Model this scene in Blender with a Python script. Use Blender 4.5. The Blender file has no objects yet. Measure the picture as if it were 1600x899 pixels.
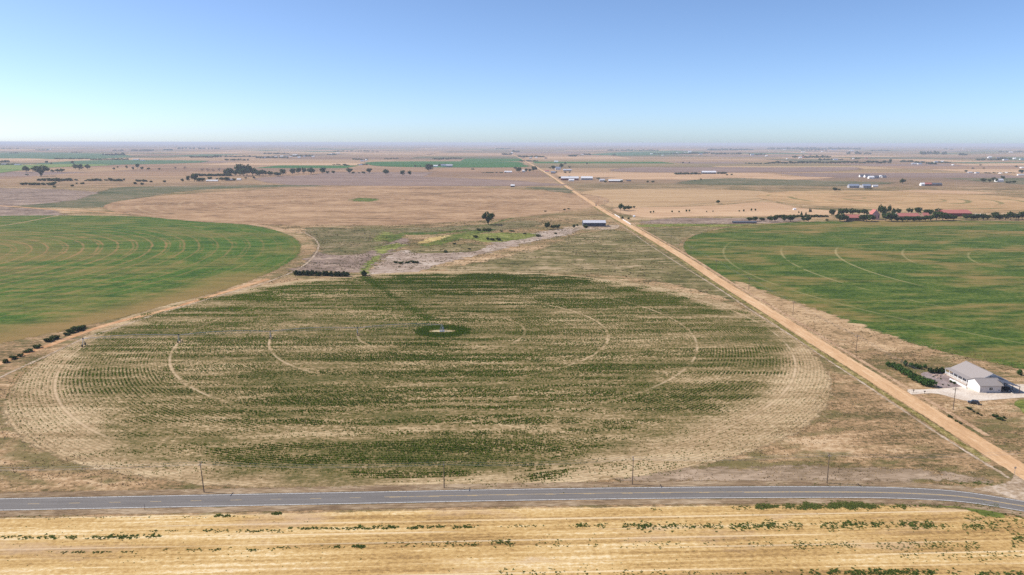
import bpy, bmesh, math, random
import numpy as np
from mathutils import Matrix, Vector

random.seed(7)
rng = np.random.default_rng(7)
scene = bpy.context.scene
COL = scene.collection

# ------------------------------------------------------------------ camera
F_PX, CAM_H, HOR_Y = 1150.0, 106.0, 223.5          # focal length in photo pixels, flying height, horizon row
PIT = math.atan((449.5 - HOR_Y) / F_PX)
YAW = math.atan(23 / F_PX * math.cos(PIT))
ROLL = math.radians(0.12)
cam = bpy.data.cameras.new('camera')
cam.sensor_width = 36.0
cam.lens = F_PX / 1600 * 36
cam.clip_start, cam.clip_end = 0.5, 150000
cam_ob = bpy.data.objects.new('camera', cam)
COL.objects.link(cam_ob)
cam_ob.matrix_world = (Matrix.Translation((0, 0, CAM_H)) @ Matrix.Rotation(-YAW, 4, 'Z')
                       @ Matrix.Rotation(math.pi / 2 - PIT, 4, 'X') @ Matrix.Rotation(ROLL, 4, 'Z'))
scene.camera = cam_ob

# ------------------------------------------------------------------ sky, sun, exposure
SUN_EL, SUN_AZ = math.radians(44), math.radians(279)    # compass azimuth (north = +Y, east = +X)
world = bpy.data.worlds.new('World')
scene.world = world
world.use_nodes = True
wn = world.node_tree
sky = wn.nodes.new('ShaderNodeTexSky')
sky.sky_type = 'NISHITA'
sky.sun_disc = False
sky.sun_elevation = SUN_EL
sky.sun_rotation = SUN_AZ
sky.altitude = 2500
sky.air_density, sky.dust_density, sky.ozone_density = 0.76, 4.5, 4.2
bg = wn.nodes['Background']
bg.inputs['Strength'].default_value = 0.140
wn.links.new(sky.outputs[0], bg.inputs['Color'])
sun = bpy.data.lights.new('sun', 'SUN')
sun.energy, sun.angle, sun.color = 4.7, math.radians(0.53), (1.0, 0.95, 0.87)
sun_ob = bpy.data.objects.new('sun', sun)
COL.objects.link(sun_ob)
sd = Vector((math.sin(SUN_AZ) * math.cos(SUN_EL), math.cos(SUN_AZ) * math.cos(SUN_EL), math.sin(SUN_EL)))
sun_ob.rotation_euler = sd.to_track_quat('Z', 'Y').to_euler()
vs = scene.view_settings
vs.view_transform, vs.look, vs.exposure, vs.gamma, vs.use_curve_mapping = 'Standard', 'None', 0.38, 1.0, False
scene.cycles.use_denoising = False        # keep the grain of the fields, as the photograph does
scene.cycles.max_bounces = 5
scene.cycles.transparent_max_bounces = 16

# ------------------------------------------------------------------ survey: place on the ground seen at a photo pixel
def P(px, py, z=0.0):
    u = (px - 800) / F_PX
    v = -(py - 449.5) / F_PX
    c, s = math.cos(ROLL), math.sin(ROLL)
    u, v = u * c - v * s, u * s + v * c
    fy = math.cos(PIT) + v * math.sin(PIT)
    fz = -math.sin(PIT) + v * math.cos(PIT)
    t = (z - CAM_H) / fz
    x, y = u * t, fy * t
    c, s = math.cos(YAW), math.sin(YAW)
    return (x * c + y * s, -x * s + y * c)

def metres(px, py):
    """metres per photo pixel (across) at the ground point seen there"""
    x, y = P(px, py)
    d = math.hypot(x, y)
    return (math.hypot(y, 0) * math.cos(PIT) + CAM_H * math.sin(PIT)) / F_PX

# ------------------------------------------------------------------ tagging helpers
def tag(o, label=None, cat=None, group=None, kind=None):
    if label: o['label'] = label
    if cat: o['category'] = cat
    if group: o['group'] = group
    if kind: o['kind'] = kind
    return o

def link(name, me, mat=None, parent=None):
    o = bpy.data.objects.new(name, me)
    COL.objects.link(o)
    if mat is not None and me is not None and not me.materials:
        me.materials.append(mat)
    if parent is not None:
        o.parent = parent
    return o

def empty(name, loc, rz=0.0):
    o = bpy.data.objects.new(name, None)
    COL.objects.link(o)
    o.empty_display_size = 0.5
    o.location = loc
    o.rotation_euler = (0, 0, rz)
    return o

def mesh_np(name, verts, faces, smooth=False):
    """faces: (n,k) int array, all the same size"""
    me = bpy.data.meshes.new(name)
    verts = np.asarray(verts, dtype=np.float32).reshape(-1, 3)
    faces = np.asarray(faces, dtype=np.int32)
    n, k = faces.shape
    me.vertices.add(len(verts)); me.vertices.foreach_set('co', verts.ravel())
    me.loops.add(n * k); me.loops.foreach_set('vertex_index', faces.ravel())
    me.polygons.add(n)
    me.polygons.foreach_set('loop_start', np.arange(0, n * k, k, dtype=np.int32))
    me.polygons.foreach_set('loop_total', np.full(n, k, dtype=np.int32))
    me.update(calc_edges=True)
    return me

class MB:
    """collects boxes, prisms and tubes into one mesh"""
    def __init__(self): self.v, self.f = [], []
    def add(self, vs, fs):
        b = len(self.v)
        self.v += [tuple(p) for p in vs]
        self.f += [tuple(b + i for i in q) for q in fs]
        return self
    def box(self, x0, x1, y0, y1, z0, z1):
        return self.add([(x0, y0, z0), (x1, y0, z0), (x1, y1, z0), (x0, y1, z0), (x0, y0, z1), (x1, y0, z1), (x1, y1, z1), (x0, y1, z1)],
                        [(0, 3, 2, 1), (4, 5, 6, 7), (0, 1, 5, 4), (1, 2, 6, 5), (2, 3, 7, 6), (3, 0, 4, 7)])
    def prism(self, ring, axis_vec):
        n = len(ring); a = Vector(axis_vec)
        r2 = [Vector(p) + a for p in ring]
        fs = [tuple(range(n))[::-1], tuple(range(n, 2 * n))] + [(i, (i + 1) % n, n + (i + 1) % n, n + i) for i in range(n)]
        return self.add(list(ring) + r2, fs)
    def tube(self, a, b, r0, r1=None, n=6):
        a, b = Vector(a), Vector(b)
        r1 = r0 if r1 is None else r1
        d = (b - a).normalized()
        u = d.orthogonal().normalized(); w = d.cross(u)
        vs = []
        for p, r in ((a, r0), (b, r1)):
            for i in range(n):
                t = 2 * math.pi * i / n
                vs.append(p + (u * math.cos(t) + w * math.sin(t)) * r)
        fs = [(i, (i + 1) % n, n + (i + 1) % n, n + i) for i in range(n)] + [tuple(range(n))[::-1], tuple(range(n, 2 * n))]
        return self.add(vs, fs)
    def mesh(self, name):
        me = bpy.data.meshes.new(name)
        me.from_pydata([tuple(p) for p in self.v], [], self.f)
        bm = bmesh.new(); bm.from_mesh(me)
        bmesh.ops.recalc_face_normals(bm, faces=bm.faces)
        bm.to_mesh(me); bm.free()
        return me
    def build(self, name, mat, parent=None):
        return link(name, self.mesh(name), mat, parent)

# ------------------------------------------------------------------ materials
def grade(c, sat=1.28, gain=.9):
    m = (c[0] + c[1] + c[2]) / 3 + 1e-6
    return tuple(min(.85, m * (v / m) ** sat * gain) for v in c)

class NT:
    graded = True
    def __init__(self, name):
        self.m = bpy.data.materials.new(name)
        self.m.use_nodes = True
        self.t = self.m.node_tree
        self.t.nodes.clear()
        self.out = self.t.nodes.new('ShaderNodeOutputMaterial')
    def n(self, typ, **kw):
        nd = self.t.nodes.new(typ)
        for k, v in kw.items(): setattr(nd, k, v)
        return nd
    def l(self, a, b): self.t.links.new(a, b)
    def math(self, op, a, b=None, c=None, clamp=False):
        nd = self.n('ShaderNodeMath', operation=op, use_clamp=clamp)
        for i, v in enumerate((a, b, c)):
            if v is None: continue
            if isinstance(v, (int, float)): nd.inputs[i].default_value = v
            else: self.l(v, nd.inputs[i])
        return nd.outputs[0]
    def pos(self, centre=(0, 0), scale=(1, 1, 1), rot=0.0):
        g = self.n('ShaderNodeNewGeometry')
        mp = self.n('ShaderNodeMapping', vector_type='TEXTURE')
        mp.inputs['Location'].default_value = (centre[0], centre[1], 0)
        mp.inputs['Rotation'].default_value = (0, 0, rot)
        mp.inputs['Scale'].default_value = scale
        self.l(g.outputs['Position'], mp.inputs['Vector'])
        return mp.outputs[0]
    def noise(self, vec, scale=1.0, detail=3.0, rough=0.55, dist=0.0):
        nd = self.n('ShaderNodeTexNoise')
        nd.inputs['Scale'].default_value = scale
        nd.inputs['Detail'].default_value = detail
        nd.inputs['Roughness'].default_value = rough
        nd.inputs['Distortion'].default_value = dist
        self.l(vec, nd.inputs['Vector'])
        return nd.outputs['Fac']
    def ramp(self, fac, stops, interp='LINEAR'):
        nd = self.n('ShaderNodeValToRGB')
        cr = nd.color_ramp
        cr.interpolation = interp
        while len(cr.elements) < len(stops): cr.elements.new(0.5)
        for e, (p, c) in zip(cr.elements, stops):
            e.position = p
            if self.graded and not isinstance(c, (int, float)): c = grade(c)
            e.color = (c[0], c[1], c[2], 1) if not isinstance(c, (int, float)) else (c, c, c, 1)
        self.l(fac, nd.inputs[0])
        return nd.outputs[0]
    def mix(self, fac, a, b, mode='MIX'):
        nd = self.n('ShaderNodeMix', data_type='RGBA', blend_type=mode)
        for i, v in ((0, fac), (6, a), (7, b)):
            if isinstance(v, (int, float)): nd.inputs[i].default_value = v
            elif isinstance(v, tuple):
                if self.graded: v = grade(v)
                nd.inputs[i].default_value = (v[0], v[1], v[2], 1)
            else: self.l(v, nd.inputs[i])
        return nd.outputs[2]
    def smooth(self, x, a, b):
        nd = self.n('ShaderNodeMapRange', interpolation_type='SMOOTHSTEP')
        self.l(x, nd.inputs[0])
        nd.inputs[1].default_value, nd.inputs[2].default_value = a, b
        return nd.outputs[0]
    def polar(self, centre):
        v = self.pos(centre)
        s = self.n('ShaderNodeSeparateXYZ'); self.l(v, s.inputs[0])
        r = self.math('SQRT', self.math('ADD', self.math('MULTIPLY', s.outputs[0], s.outputs[0]), self.math('MULTIPLY', s.outputs[1], s.outputs[1])))
        th = self.math('ARCTAN2', s.outputs[1], s.outputs[0])
        return r, th, s
    def finish(self, col, rough=0.95, fade=False, bump=None, bump_h=0.1, spec=0.1, metal=0.0, ragged=0.9, ragscale=0.25):
        p = self.n('ShaderNodeBsdfPrincipled')
        if isinstance(col, tuple): p.inputs['Base Color'].default_value = (col[0], col[1], col[2], 1)
        else: self.l(col, p.inputs['Base Color'])
        p.inputs['Roughness'].default_value = rough
        p.inputs['Specular IOR Level'].default_value = spec
        p.inputs['Metallic'].default_value = metal
        if bump is not None:
            b = self.n('ShaderNodeBump')
            b.inputs['Distance'].default_value = bump_h
            b.inputs['Strength'].default_value = 0.9
            self.l(bump, b.inputs['Height'])
            self.l(b.outputs[0], p.inputs['Normal'])
        sh = p.outputs[0]
        if fade:      # worn border: the sheet thins out raggedly towards its edge
            a = self.n('ShaderNodeAttribute', attribute_name='edge')
            nz = self.noise(self.pos(scale=(1.5, 1, 1)), ragscale, 6, 0.7)
            k = self.math('ADD', a.outputs['Fac'], self.math('MULTIPLY', self.math('SUBTRACT', nz, 0.5), ragged * 2))
            k = self.smooth(k, 0.35, 0.65)
            tr = self.n('ShaderNodeBsdfTransparent')
            mx = self.n('ShaderNodeMixShader')
            self.l(k, mx.inputs[0]); self.l(tr.outputs[0], mx.inputs[1]); self.l(sh, mx.inputs[2])
            sh = mx.outputs[0]
        self.l(sh, self.out.inputs['Surface'])
        return self.m

def plain(name, col, rough=0.7, spec=0.3, metal=0.0, var=0.12, scale=1.5):
    t = NT(name); t.graded = False
    tc = t.n('ShaderNodeTexCoord')
    nz = t.noise(tc.outputs['Object'], scale, 4)
    c = t.mix(nz, tuple(x * (1 - var) for x in col), tuple(min(1, x * (1 + var)) for x in col))
    return t.finish(c, rough, spec=spec, metal=metal)

def field_mat(name, stops, fine=0.35, mid=0.35, big=0.3, stretch=3.0, rot=0.0, sizes=(2.0, 8, 60), fade=True,
              bump_h=0.25, tint=None, ragscale=0.25, ragged=0.9, contrast=1.0):
    """patchy natural cover: three sizes of noise, drawn out along the working direction, through one colour ramp"""
    t = NT(name)
    v = t.pos(scale=(stretch, 1, 1), rot=rot)
    a = t.noise(v, 1 / sizes[0], 2, 0.6)
    b = t.noise(v, 1 / sizes[1], 3, 0.6)
    c = t.noise(t.pos(scale=(stretch * .8, 1, 1), rot=rot), 1 / sizes[2], 4, 0.6, 0.4)
    f = t.math('ADD', t.math('ADD', t.math('MULTIPLY', a, fine), t.math('MULTIPLY', b, mid)), t.math('MULTIPLY', c, big))
    f = t.math('ADD', t.math('MULTIPLY', t.math('SUBTRACT', f, 0.5), 5.6 * contrast), 0.5, clamp=True)
    col = t.ramp(f, stops)
    return t, col, a, fade, bump_h, ragscale, ragged

def fin(x, **kw):
    t, col, a, fade, bump_h, ragscale, ragged = x
    return t.finish(col, 0.97, fade=fade, bump=a, bump_h=bump_h, spec=0.05, ragscale=ragscale, ragged=ragged, **kw)

def simple_field(name, stops, **kw): return fin(field_mat(name, stops, **kw))

# ---- land colours (albedo)
TAN = (.40, .285, .185); TAN_L = (.50, .375, .255); TAN_D = (.27, .195, .13); BROWN = (.245, .165, .115)
OLIVE = (.15, .135, .065); GREEN = (.075, .12, .032); DKGREEN = (.045, .085, .022); PALE = (.56, .46, .36)

def ground_material():
    t = NT('prairie')
    v = t.pos(scale=(3, 1, 1))
    a = t.noise(t.pos(scale=(1.3, 1, 1)), .55, 3, 0.7)
    b = t.noise(v, 1 / 9, 5, 0.68)
    c = t.noise(t.pos(scale=(2.2, 1, 1)), 1 / 90, 4, 0.6, 0.5)
    f = t.math('ADD', t.math('ADD', t.math('MULTIPLY', a, .34), t.math('MULTIPLY', b, .33)), t.math('MULTIPLY', c, .33))
    f = t.math('ADD', t.math('MULTIPLY', t.math('SUBTRACT', f, .5), 7.0), .5, clamp=True)
    near = t.ramp(f, [(0.0, (.10, .082, .04)), (.25, (.205, .148, .085)), (.5, (.31, .215, .128)), (.78, (.405, .29, .18)), (1, (.51, .39, .26))])
    mot = t.math('ADD', t.math('MULTIPLY', t.noise(t.pos(scale=(2.2, 1, 1)), 1 / 6, 4, .6), .5), t.math('MULTIPLY', t.noise(t.pos(centre=(31, 7), scale=(2.2, 1, 1)), 1 / 38, 3, .6), .5))
    near = t.mix(t.math('MULTIPLY', t.smooth(mot, .46, .58), .8), near, (.125, .112, .05))
    # far land: the section grid, each parcel under its own crop
    g = t.n('ShaderNodeNewGeometry')
    wob = t.n('ShaderNodeVectorMath', operation='ADD')
    def parcels(sx, sy, ox):
        mp = t.n('ShaderNodeMapping', vector_type='TEXTURE')
        mp.inputs['Scale'].default_value = (sx, sy, 1)
        mp.inputs['Location'].default_value = (ox, -35, 0)
        t.l(g.outputs['Position'], mp.inputs['Vector'])
        fl = t.n('ShaderNodeVectorMath', operation='FLOOR')
        t.l(mp.outputs[0], fl.inputs[0])
        fz = t.n('ShaderNodeVectorMath', operation='MULTIPLY')
        t.l(fl.outputs[0], fz.inputs[0]); fz.inputs[1].default_value = (1, 1, 0)
        w = t.n('ShaderNodeTexWhiteNoise', noise_dimensions='3D')
        t.l(fz.outputs[0], w.inputs['Vector'])
        return w.outputs['Value']
    pal = [(0, (.30, .185, .125)), (.14, (.42, .285, .17)), (.28, (.17, .12, .09)), (.38, (.50, .355, .21)), (.5, (.29, .20, .13)),
           (.6, (.12, .10, .06)), (.7, (.43, .30, .19)), (.78, (.045, .10, .03)), (.86, (.27, .18, .125)), (.93, (.10, .115, .045))]
    p1 = t.ramp(parcels(1609, 805, 174), pal, 'CONSTANT')
    p2 = t.ramp(parcels(805, 402, 174), pal, 'CONSTANT')
    pm = t.mix(0.4, p1, p2)
    streak = t.noise(t.pos(scale=(9, 1, 1)), 1 / 45, 4, .65)
    st2 = t.smooth(t.noise(t.pos(centre=(500, 90), scale=(7, 1, 1)), 1 / 110, 5, .7), .36, .62)
    pm = t.mix(t.math('MULTIPLY', st2, .55), pm, (.175, .13, .095))
    pm = t.mix(t.math('MULTIPLY', streak, .35), pm, near)
    s = t.n('ShaderNodeSeparateXYZ'); t.l(g.outputs['Position'], s.inputs[0])
    col = t.mix(t.smooth(s.outputs[1], 1500, 2300), near, pm)
    return t.finish(col, 0.97, bump=a, bump_h=.2, spec=.05)

# ------------------------------------------------------------------ sheets and ribbons
def smooth_closed(pts, step):
    """Catmull-Rom through a closed ring, resampled"""
    n = len(pts); out = []
    for i in range(n):
        p0, p1, p2, p3 = (np.array(pts[(i + k) % n]) for k in (-1, 0, 1, 2))
        m = max(1, int(np.linalg.norm(p2 - p1) / step))
        for j in range(min(m, 60)):
            q = j / min(m, 60)
            out.append(tuple(.5 * ((2 * p1) + (-p0 + p2) * q + (2 * p0 - 5 * p1 + 4 * p2 - p3) * q ** 2 + (-p0 + 3 * p1 - 3 * p2 + p3) * q ** 3)))
    return out

def smooth_open(pts, step):
    pts = [np.array(p, float) for p in pts]
    P_ = [2 * pts[0] - pts[1]] + pts + [2 * pts[-1] - pts[-2]]
    out = []
    for i in range(1, len(P_) - 2):
        p0, p1, p2, p3 = P_[i - 1:i + 3]
        m = max(1, min(80, int(np.linalg.norm(p2 - p1) / step)))
        for j in range(m):
            q = j / m
            out.append(.5 * ((2 * p1) + (-p0 + p2) * q + (2 * p0 - 5 * p1 + 4 * p2 - p3) * q ** 2 + (-p0 + 3 * p1 - 3 * p2 + p3) * q ** 3))
    out.append(pts[-1])
    return [tuple(p) for p in out]

def set_edge(me, vals):
    at = me.attributes.new('edge', 'FLOAT', 'POINT')
    at.data.foreach_set('value', np.asarray(vals, dtype=np.float32))

def sheet(name, ring, z, mat, fade=2.0, label=None, parent=None):
    """a ground sheet with a border strip 'fade' metres wide"""
    r = [np.array(p, float) for p in ring]
    n = len(r)
    area = sum(r[i][0] * r[(i + 1) % n][1] - r[(i + 1) % n][0] * r[i][1] for i in range(n))
    if area < 0: r = r[::-1]
    inn = []
    for i in range(n):
        d = r[(i + 1) % n] - r[i - 1]
        d /= (np.linalg.norm(d) + 1e-9)
        inn.append(r[i] + np.array([-d[1], d[0]]) * fade)
    verts = [(p[0], p[1], z) for p in r] + [(p[0], p[1], z) for p in inn]
    faces = [(i, (i + 1) % n, n + (i + 1) % n, n + i) for i in range(n)] + [tuple(range(n, 2 * n))]
    me = bpy.data.meshes.new(name)
    me.from_pydata(verts, [], faces)
    set_edge(me, [0] * n + [1] * n)
    o = link(name, me, mat, parent)
    if parent is None: o['kind'] = 'structure'
    if label: o['label'] = label
    return o

def blot(name, ring, z, mat, fade, label=None, n=72):
    """a patch of ground cover as a fine grid; 'edge' rises over the fade distance from the outline inwards"""
    r = np.array(ring, float)
    lo, hi = r.min(0) - fade, r.max(0) + fade
    gx_, gy_ = np.meshgrid(np.linspace(lo[0], hi[0], n), np.linspace(lo[1], hi[1], n))
    q = np.c_[gx_.ravel(), gy_.ravel()]
    dist = np.full(len(q), 1e9); ins = np.zeros(len(q), bool)
    for a, b in zip(r, np.roll(r, -1, 0)):
        ab = b - a
        t_ = np.clip(((q - a) @ ab) / (ab @ ab + 1e-9), 0, 1)
        dist = np.minimum(dist, np.linalg.norm(q - a - t_[:, None] * ab, axis=1))
        cr = ((a[1] > q[:, 1]) != (b[1] > q[:, 1])) & (q[:, 0] < (b[0] - a[0]) * (q[:, 1] - a[1]) / (b[1] - a[1] + 1e-12) + a[0])
        ins ^= cr
    e = np.where(ins, dist, -dist) / fade * .55 + .5
    idx = np.arange(n * n).reshape(n, n)
    f = np.stack([idx[:-1, :-1], idx[:-1, 1:], idx[1:, 1:], idx[1:, :-1]], -1).reshape(-1, 4)
    f = f[(e[f] > -.2).any(1)]
    me = mesh_np(name, np.c_[q, np.full(len(q), z)], f)
    set_edge(me, np.clip(e, -.3, 1.3))
    bm = bmesh.new(); bm.from_mesh(me)
    bmesh.ops.delete(bm, geom=[v for v in bm.verts if not v.link_faces], context='VERTS')
    bm.to_mesh(me); bm.free()
    o = link(name, me, mat)
    o['kind'] = 'structure'
    if label: o['label'] = label
    return o

def px_ring(pxs, step=None):
    w = [P(*p) for p in pxs]
    d = math.hypot(*w[0])
    return smooth_closed(w, step or max(4, d * .012))

def ribbon(name, path, width, z, mat, fade=0.8, kind='structure', parent=None, label=None):
    v, e, f = [], [], []
    n = len(path)
    for i, p in enumerate(path):
        a = np.array(path[max(0, i - 1)]); b = np.array(path[min(n - 1, i + 1)])
        d = (b - a) / (np.linalg.norm(b - a) + 1e-9)
        nrm = np.array([-d[1], d[0]])
        w = width(i / (n - 1)) if callable(width) else width
        for s, ev in ((-w / 2, 0), (-w / 2 + fade, 1), (w / 2 - fade, 1), (w / 2, 0)):
            q = np.array(p) + nrm * s
            v.append((q[0], q[1], z)); e.append(ev)
    for i in range(n - 1):
        for k in range(3):
            f.append((4 * i + k, 4 * i + 4 + k, 4 * i + 5 + k, 4 * i + 1 + k))
    me = bpy.data.meshes.new(name)
    me.from_pydata(v, [], [q[::-1] for q in f])
    me.validate()
    bm = bmesh.new(); bm.from_mesh(me)
    for fc in bm.faces:
        if fc.normal.z < 0: fc.normal_flip()
    bm.to_mesh(me); bm.free()
    set_edge(me, e)
    o = link(name, me, mat, parent)
    if kind and parent is None: o['kind'] = kind
    if label: o['label'] = label
    return o

def offset_path(path, off):
    out = []
    n = len(path)
    for i, p in enumerate(path):
        a = np.array(path[max(0, i - 1)]); b = np.array(path[min(n - 1, i + 1)])
        d = (b - a) / (np.linalg.norm(b - a) + 1e-9)
        out.append(tuple(np.array(p) + np.array([-d[1], d[0]]) * off))
    return out

def circle(c, r, n=160, mod=None):
    return [(c[0] + (r + (mod(2 * math.pi * i / n) if mod else 0)) * math.cos(2 * math.pi * i / n),
             c[1] + (r + (mod(2 * math.pi * i / n) if mod else 0)) * math.sin(2 * math.pi * i / n)) for i in range(n)]

# ------------------------------------------------------------------ the land
# the ground: one sheet to the horizon
R = 60000
g_me = bpy.data.meshes.new('ground')
g_me.from_pydata([(-R, -3000, 0), (R, -3000, 0), (R, R, 0), (-R, R, 0)], [], [(0, 1, 2, 3)])
tag(link('ground', g_me, ground_material()), kind='structure', label='dry tan prairie and far farmland reaching to the horizon')

A_C, A_R = (-32.0, 410.0), 200.0
B_C, B_R = (592.0, 610.0), 411.0
C_C, C_R = (-642.0, 641.0), 458.0
E_C, E_R = (-240.0, 1408.0), 444.0
D_C, D_R = (787.0, 1419.0), 275.0

# ---- materials of the irrigated circles
def pivot_soil():
    t = NT('thin_crop_soil')
    v = t.pos(scale=(5, 1, 1))
    a = t.noise(t.pos(scale=(1.2, 1, 1)), .6, 3, .7)
    b = t.noise(v, 1 / 5, 5, .65)
    c = t.noise(t.pos(scale=(4, 1, 1)), 1 / 28, 3, .6)
    f = t.math('ADD', t.math('ADD', t.math('MULTIPLY', a, .4), t.math('MULTIPLY', b, .3)), t.math('MULTIPLY', c, .3))
    f = t.math('ADD', t.math('MULTIPLY', t.math('SUBTRACT', f, .5), 6.2), .5, clamp=True)
    inner = t.ramp(f, [(0, (.075, .074, .026)), (.3, (.135, .115, .05)), (.55, (.215, .165, .088)), (.8, (.33, .25, .15)), (1, (.46, .36, .23))])
    outer = t.ramp(f, [(0, (.22, .16, .09)), (.4, (.375, .28, .175)), (1, (.53, .42, .28))])
    r, th, s = t.polar(A_C)
    wob = t.noise(t.pos(), 1 / 18, 3)
    rr = t.math('ADD', r, t.math('MULTIPLY', t.math('SUBTRACT', wob, .5), 30))
    sec = t.math('MAXIMUM', t.smooth(t.math('COSINE', t.math('SUBTRACT', th, math.radians(212))), .90, .985), t.smooth(t.math('COSINE', t.math('SUBTRACT', th, math.radians(318))), .82, .95))
    sec = t.math('MAXIMUM', sec, t.math('MULTIPLY', t.smooth(t.math('COSINE', t.math('SUBTRACT', th, math.radians(32))), .90, .97), .6))
    col = t.mix(t.smooth(t.math('ADD', rr, t.math('MULTIPLY', sec, 11)), 184, 200), inner, outer)
    # planting rows round the pivot
    row = t.math('SINE', t.math('MULTIPLY', r, 2 * math.pi / 1.52))
    col = t.mix(t.math('MULTIPLY', t.smooth(row, -.2, .9), .32), col, (.12, .105, .05))
    # wheel tracks of the towers
    for R_, st in ((47.5, .3), (94.5, .5), (142, .55), (189.5, .5)):
        d = t.math('ABSOLUTE', t.math('SUBTRACT', r, R_))
        k = t.math('SUBTRACT', 1.0, t.smooth(d, .2, .85))
        k = t.math('MULTIPLY', k, t.smooth(t.noise(t.pos(), 1 / 12, 3), .42, .58))
        # worn most where the track is driven in the dry: the east side and the south-west
        k = t.math('MULTIPLY', k, t.math('MAXIMUM', t.smooth(t.math('COSINE', t.math('ADD', th, .05)), .55, .8), t.smooth(t.math('COSINE', t.math('SUBTRACT', th, math.radians(208))), .86, .95)))
        col = t.mix(t.math('MULTIPLY', k, st), col, (.56, .44, .31))
    # bare pad at the pivot point
    ex, ey = t.math('DIVIDE', s.outputs[0], 6.5), t.math('DIVIDE', s.outputs[1], 1.9)
    er = t.math('SQRT', t.math('ADD', t.math('MULTIPLY', ex, ex), t.math('MULTIPLY', ey, ey)))
    er = t.math('ADD', er, t.math('MULTIPLY', t.math('SUBTRACT', a, .5), 1.6))
    col = t.mix(t.math('SUBTRACT', 1.0, t.smooth(er, .7, 1.1)), col, (.52, .45, .31))
    return t.finish(col, .97, fade=True, bump=a, bump_h=.25, spec=.05)

def alfalfa(name, centre, greens, bare, tracks=(), swath=None, patchy=.5, stretch=3.0, seed=0.0):
    t = NT(name)
    a = t.noise(t.pos(scale=(1.4, 1, 1)), .42, 3, .7)
    b = t.noise(t.pos(scale=(stretch, 1, 1)), 1 / 11, 5, .68)
    c = t.noise(t.pos(centre=(seed, seed), scale=(stretch * .7, 1, 1)), 1 / 75, 4, .6, .6)
    f = t.math('ADD', t.math('MULTIPLY', a, .45), t.math('MULTIPLY', b, .55))
    f = t.math('ADD', t.math('MULTIPLY', t.math('SUBTRACT', f, .5), 6.2), .5, clamp=True)
    col = t.ramp(f, greens)
    r, th, s = t.polar(centre)
    if swath:
        sp, amt = swath
        wob = t.noise(t.pos(), 1 / 60, 3)
        q = t.math('SINE', t.math('MULTIPLY', t.math('ADD', r, t.math('MULTIPLY', wob, 10)), 2 * math.pi / sp))
        q2 = t.math('SINE', t.math('MULTIPLY', t.math('ADD', r, t.math('MULTIPLY', wob, 4)), 2 * math.pi / (sp * .29)))
        q = t.math('ADD', t.math('MULTIPLY', q, .65), t.math('MULTIPLY', q2, .35))
        near = t.math('SUBTRACT', 1.0, t.smooth(t.math('ADD', r, t.math('MULTIPLY', c, 220)), 330, 600))
        k = t.math('MULTIPLY', t.smooth(t.math('ADD', q, t.math('MULTIPLY', t.math('SUBTRACT', b, .5), 2.2)), 0.1, 1.1), t.math('ADD', t.math('MULTIPLY', near, .85), .22))
        brk = t.smooth(t.noise(t.pos(centre=(77, 13), scale=(2.5, 1, 1)), 1 / 26, 5, .7), .34, .60)
        col = t.mix(t.math('MULTIPLY', t.math('MULTIPLY', k, t.math('ADD', t.math('MULTIPLY', brk, .6), .4)), amt), col, bare)
        # a burnt-off area towards the middle, where the swaths run into each other
        mid_ = t.math('MULTIPLY', t.math('SUBTRACT', 1.0, t.smooth(t.math('ADD', r, t.math('MULTIPLY', b, 130)), 150, 400)), brk)
        col = t.mix(t.math('MULTIPLY', mid_, .6), col, bare)
    if swath:     # thin stand along the south-east rim
        rim = t.math('MULTIPLY', t.smooth(t.math('ADD', r, t.math('MULTIPLY', b, 60)), 425, 478), t.smooth(t.math('COSINE', t.math('SUBTRACT', th, math.radians(-38))), .75, .95))
        col = t.mix(t.math('MULTIPLY', rim, .75), col, bare)
    pk = t.smooth(t.math('ADD', t.math('MULTIPLY', c, .68), t.math('MULTIPLY', b, .32)), 0.455, .605)
    col = t.mix(t.math('MULTIPLY', pk, patchy), col, bare)
    for R_, st, mid_, half in tracks:
        d = t.math('ABSOLUTE', t.math('SUBTRACT', r, R_))
        k = t.math('SUBTRACT', 1.0, t.smooth(t.math('ADD', d, t.math('MULTIPLY', t.math('SUBTRACT', a, .5), 3.0)), .3, 1.7))
        k = t.math('MULTIPLY', k, t.smooth(t.noise(t.pos(centre=(R_ * 7, 0)), 1 / 40, 3), .36, .50))
        cs = t.math('COSINE', t.math('SUBTRACT', th, math.radians(mid_)))
        k = t.math('MULTIPLY', k, t.smooth(cs, math.cos(math.radians(half)), math.cos(math.radians(half * .6))))
        col = t.mix(t.math('MULTIPLY', k, st), col, (.46, .38, .22))
    return t.finish(col, .95, fade=True, bump=a, bump_h=.4, spec=.1)

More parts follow.
